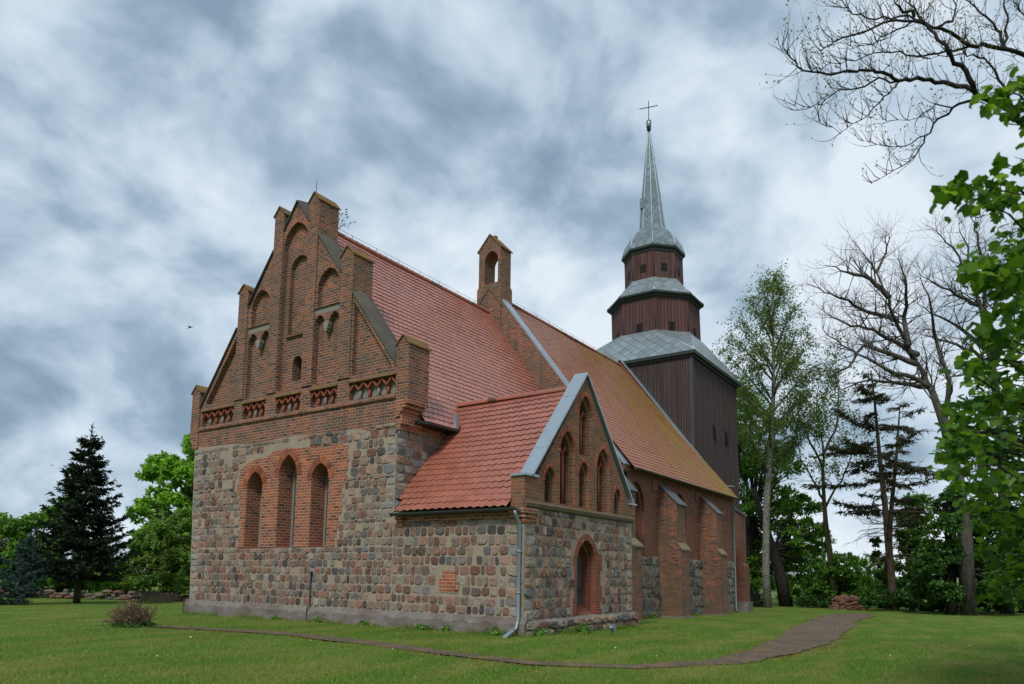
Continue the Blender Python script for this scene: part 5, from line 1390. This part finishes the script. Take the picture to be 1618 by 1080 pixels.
# dark ivy-covered tree and undergrowth to the right
b = fill([(1470, 800), (1485, 770), (1500, 745), (1520, 770), (1560, 800), (1640, 800), (1700, 900), (1700, 962), (1440, 962), (1425, 930), (1445, 880), (1462, 840)], 52, 3.5, 48, 14, 32, 14)
broadleaf('ivy_clad_tree', tuple(at(1500, 955, 52)), b, .4, 42000, .24, 'leaf_dark', 'dark ivy clad tree and its low boughs filling the shade at the right', seed=15, bark='bark_dark')
b = fill([(1418, 800), (1440, 770), (1470, 790), (1485, 850), (1480, 930), (1425, 945), (1412, 880)], 58, 2, 22, 12, 22, 15)
broadleaf('elder_tree', tuple(at(1440, 950, 58)), b, .2, 12000, .24, 'leaf_mid', 'mid green small tree between the ragged conifer trunk and the ivy clad tree', seed=16, bark='bark_dark')
for i, (L, D, n_, lm, lab) in enumerate([
    ([(1225, 955), (1232, 870), (1262, 835), (1290, 830), (1318, 850), (1322, 955)], 66, 13000, 'leaf_maple', 'yellow green bush right of the dark leaning trunk'),
    ([(1280, 958), (1290, 905), (1310, 875), (1340, 870), (1362, 900), (1368, 955)], 61, 12000, 'leaf_mid', 'dark green bush behind the heap of old bricks'),
    ([(1325, 955), (1335, 895), (1352, 875), (1385, 872), (1415, 885), (1440, 955)], 68, 13000, 'leaf_maple', 'light green bush behind the trunk of the ragged conifer'),
    ([(1345, 960), (1370, 935), (1400, 928), (1450, 925), (1500, 930), (1560, 925), (1640, 930), (1640, 968), (1500, 966)], 56, 26000, 'leaf_dark', 'low dark undergrowth bush at the foot of the ragged conifer'),
    ([(1255, 958), (1265, 935), (1290, 925), (1312, 940), (1312, 960)], 61, 4000, 'leaf_dark', 'low dark bush between the leaning trunk and the heap of bricks'),
    ([(1180, 962), (1182, 938), (1196, 930), (1212, 940), (1214, 962)], 60, 1500, 'needle_dark', 'small dark shrub at the foot of the birch by the tower')]):
    ar = (max(p[0] for p in L)-min(p[0] for p in L))*(max(p[1] for p in L)-min(p[1] for p in L)); bl = fill(L, D, 1.4, max(22, int(ar/200)), 8, 15, 70+i); bc = at(sum(p[0] for p in L)/len(L), 950, D)
    broadleaf('bush', tuple(bc), bl, .06, n_, .2, lm, lab, 'bush', seed=71+i, bark='bark_dark', fork=tuple(at(sum(p[0] for p in L)/len(L), 940, D)))

# heap of old bricks
def heap():
    c = Vector(at(1340, 960, 57.5)); c.z = gz(c.x, c.y); r = random.Random(77); mb = MB()
    for i in range(420):
        u_ = r.uniform(-1.25, 1.25); v_ = r.uniform(-.5, .5); hmax = 1.12*min(1, (1.32-abs(u_))*3)*(1-.5*abs(v_)); z_ = r.uniform(0, max(.1, hmax))
        p = c+Vector((RT.x, RT.y, 0)).normalized()*u_+Vector((FW.x, FW.y, 0)).normalized()*v_+Vector((0, 0, z_)); rot = Matrix.Rotation(r.uniform(-.5, .5)+2.1, 3, 'Z') @ Matrix.Rotation(r.gauss(0, .2), 3, 'X')
        h = Vector((.14, .07, .05)); vs = [p+rot @ Vector((sx_*h.x, sy_*h.y, sz_*h.z)) for sz_ in (-1, 1) for sx_, sy_ in ((-1, -1), (1, -1), (1, 1), (-1, 1))]
        k_ = r.choice([(.20, .09, .065), (.25, .12, .09), (.16, .085, .065), (.24, .17, .14)])
        mb.add(vs, [(0, 3, 2, 1), (4, 5, 6, 7), (0, 1, 5, 4), (1, 2, 6, 5), (2, 3, 7, 6), (3, 0, 4, 7)], 0, k_)
    tag(mb.build('brick_heap', M['stone']), 'heap of old red bricks stacked at the edge of the lawn under the trees', 'brick heap')
heap()

# -- near linden at the right edge, with large leaves
def near_tree():
    base = GD(tuple(at(1900, 1000, 10.2))[:2]); o = tag(empty('linden_tree', base), 'near tree with large lobed green leaves hanging in from the right edge of the photo', 'tree'); r = random.Random(81); mb = MB()
    top = at(1880, -150, 10.4)-base; trunk = limb(mb, (0, 0, -.2), top, .24, .05, r, .05, 12, 10)
    P, Dv = [], []
    edge = [(95, 1585), (140, 1548), (165, 1553), (200, 1600), (235, 1610), (262, 1590), (285, 1490), (330, 1505), (345, 1600), (370, 1570), (385, 1515), (430, 1500), (445, 1550), (470, 1545), (500, 1540), (560, 1500), (590, 1480), (620, 1490), (650, 1460), (680, 1475), (720, 1460), (760, 1470), (800, 1500), (850, 1515), (900, 1530), (940, 1520), (960, 1560)]
    def emin(v):
        for (v0_, u0_), (v1_, u1_) in zip(edge[:-1], edge[1:]):
            if v0_ <= v <= v1_: return u0_+(u1_-u0_)*(v-v0_)/(v1_-v0_)
        return 1700
    def spray(u, v, d, n_, Lpx=55):
        return grow(at(u, v, d)-base, n_)
    def grow(tip, n_):
        h = max(1.6, tip.z-.5); ax = top*(h/top.z); out_ = (tip-ax); out_.z = 0; L_ = out_.length
        a = tip-out_.normalized()*min(L_*.6, r.uniform(.5, .95))+Vector((r.gauss(0, .15), r.gauss(0, .15), r.uniform(-.05, .25)))
        pts = limb(mb, a, tip, .010, .003, r, .12, 5, 4, .03)
        for _ in range(n_):
            t = r.random()**.6; i = min(4, int(t*5)); p = pts[i].lerp(pts[i+1], t*5-i)
            P.append(p+Vector((r.gauss(0, .07), r.gauss(0, .07), r.gauss(-.03, .06)))); Dv.append((pts[i+1]-pts[i]).normalized()*.5+Vector((r.gauss(0, .6), r.gauss(0, .6), -.7)))
        return a
    hub = []
    # named sprays that stand free against the sky
    for u, v, d, n_ in [(1595, 125, 6.2, 14), (1560, 150, 6.0, 12), (1600, 165, 6.4, 12), (1575, 255, 6.3, 8), (1500, 300, 6.0, 14), (1520, 310, 6.2, 14), (1560, 305, 6.5, 12), (1600, 330, 6.4, 12), (1520, 400, 5.8, 12), (1530, 425, 6.0, 12), (1555, 440, 6.2, 8), (1590, 400, 6.4, 10), (1540, 520, 6.4, 10), (1560, 500, 6.3, 12)]:
        hub.append(spray(u, v, d, n_+10)); hub.append(spray(u+r.uniform(12, 30), v+r.uniform(-14, 18), d+r.uniform(-.1, .3), n_+6))
    for _ in range(250):
        v = r.uniform(370, 960); e = emin(v); u = e+abs(r.gauss(0, 66))+22; d = r.uniform(6.0, 11.5) if v < 780 else r.uniform(9, 14)
        if v < 480 and u < 1560: continue
        if v < 600 and r.random() < .6: continue
        hub.append(spray(u, v, d, r.randint(13, 21)))
    for _ in range(90):
        v = r.uniform(380, 940)
        if v < 600 and r.random() < .5: continue
        u = r.uniform(1590, 1760); hub.append(spray(u, v, r.uniform(6.5, 12), r.randint(14, 21)))
    # the rest of the crown, on the sides the photograph does not show
    for _ in range(400):
        z_ = r.uniform(1.6, top.z+.6); a_ = r.uniform(0, 6.283); f_ = (z_-1.2)/(top.z-.4); R_ = (1.0+2.6*math.sin(math.pi*min(1, max(0.08, f_))))*r.uniform(.45, 1.0)
        q_ = top*(z_/top.z)+Vector((math.cos(a_)*R_, math.sin(a_)*R_, 0)); w_ = q_+base-CPOS; dz_ = w_.dot(FW)
        if dz_ > 0 and 809+FPX*w_.dot(RT)/dz_ < 1640: continue
        if (q_+base-CPOS).length < 3.5: continue
        hub.append(grow(q_, r.randint(12, 18)))
    # gather the sprays on boughs, the boughs on limbs
    left = sorted(range(len(hub)), key=lambda k_: (round(hub[k_].z/1.1), math.atan2((hub[k_]-top*(hub[k_].z/top.z)).y, (hub[k_]-top*(hub[k_].z/top.z)).x)))
    for k0 in range(0, len(left), 7):
        g = [hub[k_] for k_ in left[k0:k0+7]]; cen = sum(g, Vector((0, 0, 0)))/len(g)
        t_ = max(.06, min(.9, (cen.z-.9)/top.z)); ii = min(11, int(t_*12)); root = trunk[ii].lerp(trunk[ii+1], t_*12-ii)
        mid_ = root.lerp(cen, .62)+Vector((0, 0, .12)); bp = limb(mb, root, mid_, .05, .024, r, .12, 5, 6, .05)
        for a in g:
            st = bp[r.choice((3, 4, 5))]
            if (a-st).length < 2.6: limb(mb, st, a, .018, .010, r, .14, 4, 4, .03)
            else: limb(mb, root, a, .022, .010, r, .12, 5, 4, .04)
    mb.build('trunk', M['bark_dark'], o)
    leaves('crown', [tuple(p) for p in P], .088, M['leaf_near'], o, 8, .55, 1, 'lobed', [tuple(d) for d in Dv])
near_tree()

# -- budding ash whose bare boughs reach in at the top right
def near_ash():
    D = 11.0; base = GD(tuple(at(1830, 1010, D+1.6))[:2]); o = tag(empty('ash_tree', base), 'large bare tree with opening buds whose dark boughs reach in at the upper right', 'tree'); r = random.Random(91); mb = MB(); tips = []
    k = lambda q: at(q[0], q[1], D+(q[2] if len(q) > 2 else 0))-base
    fork = at(1760, 420, D+1)-base
    mb.tube([Vector((0, 0, -.2)), Vector((0, 0, 2.0)), fork.lerp(Vector((0, 0, 2)), .4), fork], [.34, .29, .25, .2], 10)
    X = lambda L: [(1200+a/3.6, b/3.6, *( [c] if c else [])) for a, b, c in L]
    limbs = [  # traced boughs (pixel of the enlarged corner, depth offset)
        (.075, [(2016, 1512, 1), (2000, 1300, .5), (1700, 900, .3), (1500, 700, 0), (1380, 600, 0), (1245, 545, 0), (1215, 480, -.3), (1150, 370, -.3), (1070, 280, -.5), (1000, 190, -.3), (930, 120, 0), (880, 40, .3), (840, -40, .5)]),
        (.045, [(1230, 520, 0), (1120, 490, .2), (1000, 470, .4), (900, 440, .3), (790, 460, 0), (700, 410, -.2), (620, 400, -.4), (500, 400, -.5), (380, 420, -.5), (250, 400, -.6), (180, 330, -.6), (130, 260, -.6)]),
        (.020, [(790, 460, 0), (680, 440, .3), (560, 500, .5), (450, 510, .5), (380, 560, .5), (290, 610, .4), (200, 600, .4)]),
        (.016, [(790, 460, 0), (740, 530, -.3), (650, 610, -.3), (580, 680, -.4), (460, 755, -.5), (340, 690, -.5)]),
        (.026, [(1250, 560, 0), (1100, 610, .4), (1010, 680, .5), (940, 770, .6), (890, 880, .6), (760, 970, .6), (640, 1040, .7)]),
        (.014, [(1090, 610, .4), (1000, 590, .1), (900, 670, 0), (720, 685, -.1)]),
        (.013, [(940, 770, .6), (830, 830, .8), (720, 830, .9), (590, 800, 1.0)]),
        (.050, [(2016, 1512, 1), (1930, 800, .9), (1800, 420, .8), (1480, 300, .5), (1300, 260, .4), (1200, 260, .3), (1090, 185, .2), (930, 130, 0), (830, 120, -.3), (700, 130, -.5), (560, 190, -.6), (420, 240, -.7), (350, 290, -.7)]),
        (.022, [(1200, 260, .3), (1060, 290, .6), (920, 320, .7), (800, 290, .8), (650, 300, .9), (500, 340, 1.0), (380, 370, 1.0), (300, 400, 1)]),
        (.030, [(1500, 700, 0), (1400, 520, .2), (1345, 410, .3), (1280, 330, .5), (1180, 320, .5), (1070, 320, .5), (930, 320, .5)]),
        (.022, [(930, 120, 0), (800, 90, .3), (660, 110, .4), (530, 80, .5), (460, 40, .5), (420, -20, .5)]),
        (.02, [(880, 110, 0), (830, 150, -.4), (720, 200, -.5), (640, 250, -.6), (520, 260, -.6)]),
        (.04, [(1480, 300, .5), (1390, 270, .8), (1370, 180, 1), (1330, 130, 1), (1230, 40, 1), (1150, -20, 1)]),
        (.03, [(1390, 250, .8), (1410, 130, 1.2), (1390, 20, 1.3), (1360, -60, 1.3)]),
        (.03, [(880, 90, 0), (800, 40, -.6), (760, -30, -.8)]),
        (.028, [(1000, 160, -.3), (1100, 120, .5), (1120, 30, .8), (1100, -40, .8)]),
        (.03, [(1800, 420, .8), (1700, 300, 1.3), (1560, 150, 1.4), (1480, 60, 1.5), (1430, -40, 1.5)])]
    for r0, L in limbs:
        r0 *= .85; pts = [k(q) for q in X(L)]; fine = []
        for a, b_ in zip(pts[:-1], pts[1:]):
            for s_ in range(3): fine.append(a.lerp(b_, s_/3)+(Vector((r.gauss(0, .02), r.gauss(0, .02), r.gauss(0, .02))) if s_ else Vector((0, 0, 0))))
        fine.append(pts[-1]); m = len(fine); mb.tube(fine, [r0*(1-.82*i/(m-1)) for i in range(m)], 6)
        for i in range(3, m):
            if r0 > .06 and i < 12: continue
            for _ in range(2 if r.random() < .85 else 1):
                ax = (fine[i]-fine[i-1]).normalized(); rv = (Vector((r.gauss(0, .7), r.gauss(0, .7), r.gauss(.55, .6)))).normalized()
                twig_spray(mb, fine[i], ax*.6+rv*.8, r.uniform(.18, .42), .0075, r.choice((0, 1, 1, 2)), r, tips, .8, .18, (1, 2), 3)
        tips.append((fine[-1], (fine[-1]-fine[-2]).normalized()))
    mb.v = [tuple(p) for p in mb.v]
    mb.build('trunk', M['bark_dark'], o)
    P, Dv = [], []
    for p, d in tips:
        for _ in range(2): P.append(p+Vector((r.gauss(0, .008), r.gauss(0, .008), r.gauss(0, .008)))); Dv.append(d+Vector((r.gauss(0, .5), r.gauss(0, .5), r.gauss(.2, .4))))
    leaves('foliage', [tuple(p) for p in P], .036, M['leaf_bud'], o, 4, .3, .5, 'leaf', [tuple(d) for d in Dv])
near_ash()

# -- far hedgerow and the field beyond, behind everything
fm = MB(); c_ = [at(900, 940, 95), at(2300, 940, 95), at(2300, 900, 420), at(700, 900, 420)]
fd = MB(); fd.add([(70, -120, -.86), (500, -250, 1.5), (500, 250, 3.5), (70, 80, -.86)], [(0, 1, 2, 3)], 0)
fo = fd.build('field', M['field']); fo['kind'] = 'structure'
def far_hedge(name, pts, h, n_, lm, label, seed):
    r = np.random.default_rng(seed); out = []; pts = [np.array(p) for p in pts]
    m = 90; ts = np.linspace(0, 1, m); ctr_ = []
    for t in ts:
        s_ = t*(len(pts)-1); i = min(len(pts)-2, int(s_)); ctr_.append(pts[i]+(pts[i+1]-pts[i])*(s_-i))
    bl = [((c[0], c[1], gz(c[0], c[1])+h*.45*r.uniform(.7, 1.2)), h*.55*r.uniform(.75, 1.2)) for c in ctr_]
    o = leaves(name, clump_pts(bl, n_, seed, .5, .9), .38, M[lm], None, seed); tag(o, label, 'hedge')
far_hedge('hedgerow', [(95, -45, 0), (100, 0, 0), (92, 45, 0)], 2.4, 9000, 'leaf_mid', 'long green hedgerow at the far side behind the birch and the conifers', 95)
far_hedge('thicket', [(-14, 48, 0), (4, 46, 0), (20, 44, 0), (34, 42, 0)], 3.0, 12000, 'leaf_dark', 'dark green thicket behind the rubble wall on the left', 96)

# ================================================================== small things
# sapling sprouting beside the gable on the choir ridge
sb = Vector((1.75, GA-.05, CR+.05)); so_ = tag(empty('sapling', sb), 'tiny leafy sapling sprouting on the choir roof ridge beside the gable pinnacle', 'plant'); r = random.Random(5); smb = MB(); tp = []
for k in range(7): twig_spray(smb, Vector((0, 0, 0)), Vector((r.uniform(-.3, 1), r.uniform(-.8, .3), .9)), r.uniform(.4, .55), .010, 1, r, tp, .7, .05, (2, 3), 3)
smb.build('stem', M['bark_dark'], so_); leaves('foliage', [tuple(p+Vector((r.gauss(0, .04), r.gauss(0, .04), r.gauss(0, .04)))) for p, d in tp for _ in range(2)], .09, M['leaf_dark'], so_, 3)
# ground lamp by the annex plinth
lp = Vector((2.75, -6.1, -.03)); lo = tag(empty('ground_spotlight', lp), 'small grey spotlight on a short post in the grass before the sacristy wall', 'spotlight')
q = MB(); q.box((-.045, -.045, 0), (.045, .045, .27)); q.build('post', M['pipe'], lo)
q = MB(); q.tube([(-.06, 0, .14), (-.10, 0, .15), (-.22, .02, .19)], [.03, .06, .07], 8); q.build('lamp_head', M['pipe'], lo)
# white board on the north wall
wb = MB(); p0 = Vector((.9, 10.7, 1.35)); wb.prism([(.55, 10.70, 1.15), (.55, 11.12, 1.15), (.55, 10.74, 2.05)], (.05, 0, 0), 0); wb.box((.56, 10.66, 1.2), (.6, 10.72, 1.95), 0)
tag(wb.build('wall_board', rough_mat('white board', (.7, .7, .7), .1, 5, bd=0)), 'small white board sticking out from the north corner of the church', 'board')
# weeds along the wall foot
def weeds(name, spots, label, seed):
    r = np.random.default_rng(seed); P = []
    for x, y, s_ in spots:
        n_ = int(120*s_)+30; P.append(r.normal(size=(n_, 3))*np.array([.10, .10, .07])*s_+np.array([x, y, gz(x, y)+.10*s_]))
    P = np.concatenate(P); P[:, 2] = np.maximum(P[:, 2], -.9)
    o = leaves(name, P, .085, M['leaf_mid'], None, seed); o['kind'] = 'stuff'; tag(o, label, 'weeds'); return o
weeds('weeds', [(-.3, -1.5, .8), (-.3, -2.4, .7), (-.3, .9, .6), (-.3, -4.1, .8), (.3, -5.2, .9), (2.2, -5.35, 1.2), (2.5, -5.3, 1.2), (-.3, 5.1, .5), (13, -2.3, 1.5), (14.5, -2.3, 1), (18.5, -2.3, 1), (-.3, 2.9, .8)], 'green weeds growing in tufts along the foot of the church walls', 61)
# birds
def bird(px, D, span, head, label, first=[None]):
    p = at(*px, D)
    if first[0] is None:
        mb = MB(); s = 1.0
        prof = [(-.42, .0), (-.36, .025), (-.2, .055), (0, .06), (.15, .045), (.24, .045), (.3, .02), (.34, .0)]
        mb.tube([(x, 0, 0) for x, _ in prof], [max(.004, r_) for _, r_ in prof], 8, 0)
        for sg in (1, -1):
            W_ = [(.13, .03), (.16, .22), (.10, .40), (-.06, .62), (-.04, .40), (-.10, .22), (-.13, .03)]
            zf = lambda y: .02+.32*y-.28*y*y*1.0
            up_ = [(x, sg*y, zf(y)+.008) for x, y in W_]; dn_ = [(x, sg*y, zf(y)-.008) for x, y in W_]; n_ = 7
            mb.add(up_+dn_, [tuple(range(n_)), tuple(range(2*n_-1, n_-1, -1))]+[(i, (i+1) % n_, n_+(i+1) % n_, n_+i) for i in range(n_)], 0)
        mb.add([(-.36, .02, .01), (-.36, -.02, .01), (-.58, -.09, 0), (-.5, 0, 0), (-.58, .09, 0)], [(0, 1, 2, 3, 4)], 0)
        o = mb.build('bird', M['iron']); first[0] = o
    else:
        o = first[0].copy(); COL.objects.link(o)
    o.location = p; o.scale = (span/1.24,)*3; o.rotation_euler = (rad(12), rad(-8), rad(head)); tag(o, label, 'bird', 'birds in the sky')
bird((301, 517), 30, .42, -70, 'largest dark bird in flight, in the open sky left of the brick gable')
bird((82, 735), 40, .28, 20, 'small dark bird in the sky left of the spruce top')
bird((191, 766), 40, .20, 130, 'small dark bird in the sky between the spruce and the maple')
bird((33, 790), 42, .18, 60, 'tiny dark bird low over the trees at the left edge')
bird((80, 655), 45, .20, 100, 'tiny dark bird high above the spruce at the left')

# ================================================================== grass
def grass():
    r = np.random.default_rng(7); n = 330000
    # a wedge of lawn in front of the church, denser towards the viewer
    dist = 9.5+34*r.random(n)**1.5; ang = rad(34.262)+r.uniform(-.68, .68, n)
    x = CPOS.x+np.cos(ang)*dist; y = CPOS.y+np.sin(ang)*dist
    keep = ~((x > -.25) & (x < 12) & (y > -5.05) & (y < 11)) & ~((x > 11) & (x < 37.5) & (y > -2.1) & (y < 13))
    pc = PLA[:, :2]; dm = np.full(n, 1e9)
    for i in range(0, len(pc)): 
        dd = np.hypot(x-pc[i, 0], y-pc[i, 1])-PLA[i, 2]/2; dm = np.minimum(dm, dd)
    keep &= (dm > -.02) | ((np.sin(x*1.7-y*2.3)+np.sin(x*.6+y*1.1) > .5) & (r.random(n) < .35)) | ((r.random(n) < .5) & (np.sin(x*2.7+y*1.9)*np.sin(x*1.1-y*3.3) > .55)) | (r.random(n) < .03) | ((dm > -.22) & (r.random(n) < .35))
    edge = ((dm < .10+.35*r.random(n)**2) & (np.sin(x*1.3+y*.9)+np.sin(x*.47-y*2.1) > -.7)) | ((dm < -.05) & (np.sin(x*1.7-y*2.3)+np.sin(x*.6+y*1.1) > .5))
    z = -0.02*np.clip(x, 0, 45)-.006*np.clip(y, 0, 20)
    P = np.stack([x, y, z], 1)
    cl_ = np.sin(x*1.9+np.sin(y*1.3)*1.4)*np.sin(y*2.3+np.sin(x*.8)*1.7); z = z+.012*cl_
    keep &= (r.random(n) < .75+.3*cl_)
    D = r.normal(size=(n, 3))*.5; D[:, 2] = 1+.3*cl_
    a, b_ = keep & ~(edge & (r.random(n) < .8)), keep & edge & (r.random(n) < .9)
    for nm, k, mt, sz in (('grass', a, 'blade', .055), ('dry_grass', b_, 'dryedge', .06)):
        o = leaves(nm, P[k], sz, M[mt], None, 3, -.2, .16, 'needle', D[k]); o['kind'] = 'stuff'
        tag(o, 'short mown green grass blades on the lawn' if nm == 'grass' else 'dry yellow brown grass along the edges of the worn path', 'grass')
    # daisies
    k = r.integers(0, n, 90); k = k[keep[k]]; 
    o = leaves('daisies', P[k]+np.array([0, 0, .045]), .028, rough_mat('daisy white', (.75, .75, .72), .1, 5, bd=0), None, 5, 1.5, 1.0, 'leaf'); o['kind'] = 'stuff'; tag(o, 'tiny white daisies and dandelion clocks dotted over the lawn', 'flowers')
grass()
def tufts():
    r = np.random.default_rng(17); n = 9000
    seg = [((-.22, 10.7), (-.22, -5.0)), ((-.1, -5.08), (7.0, -5.08)), ((7.0, -4.9), (7.0, -2.2)), ((7.0, -2.1), (11.9, -2.1)), ((11.9, -2.2), (27.6, -2.2)), ((27.6, -.2), (37, -.2))]
    L = np.array([math.dist(a, b) for a, b in seg]); k = r.choice(len(seg), n, p=L/L.sum()); t = r.random(n); A = np.array([a for a, b in seg]); B = np.array([b for a, b in seg])
    xy = A[k]+(B[k]-A[k])*t[:, None]+r.normal(size=(n, 2))*.06
    keep = np.sin(xy[:, 0]*2.3+xy[:, 1]*3.1)+np.sin(xy[:, 0]*.9-xy[:, 1]*1.7) > -.3
    xy = xy[keep]; P = np.stack([xy[:, 0], xy[:, 1], -0.02*np.clip(xy[:, 0], 0, 45)-.006*np.clip(xy[:, 1], 0, 20)], 1)
    D = r.normal(size=(len(P), 3))*.45; D[:, 2] = 1
    o = leaves('wall_grass', P, .15, M['blade'], None, 4, -.2, .10, 'needle', D); o['kind'] = 'stuff'; tag(o, 'longer uncut grass tufts along the foot of the church walls', 'grass')
tufts()
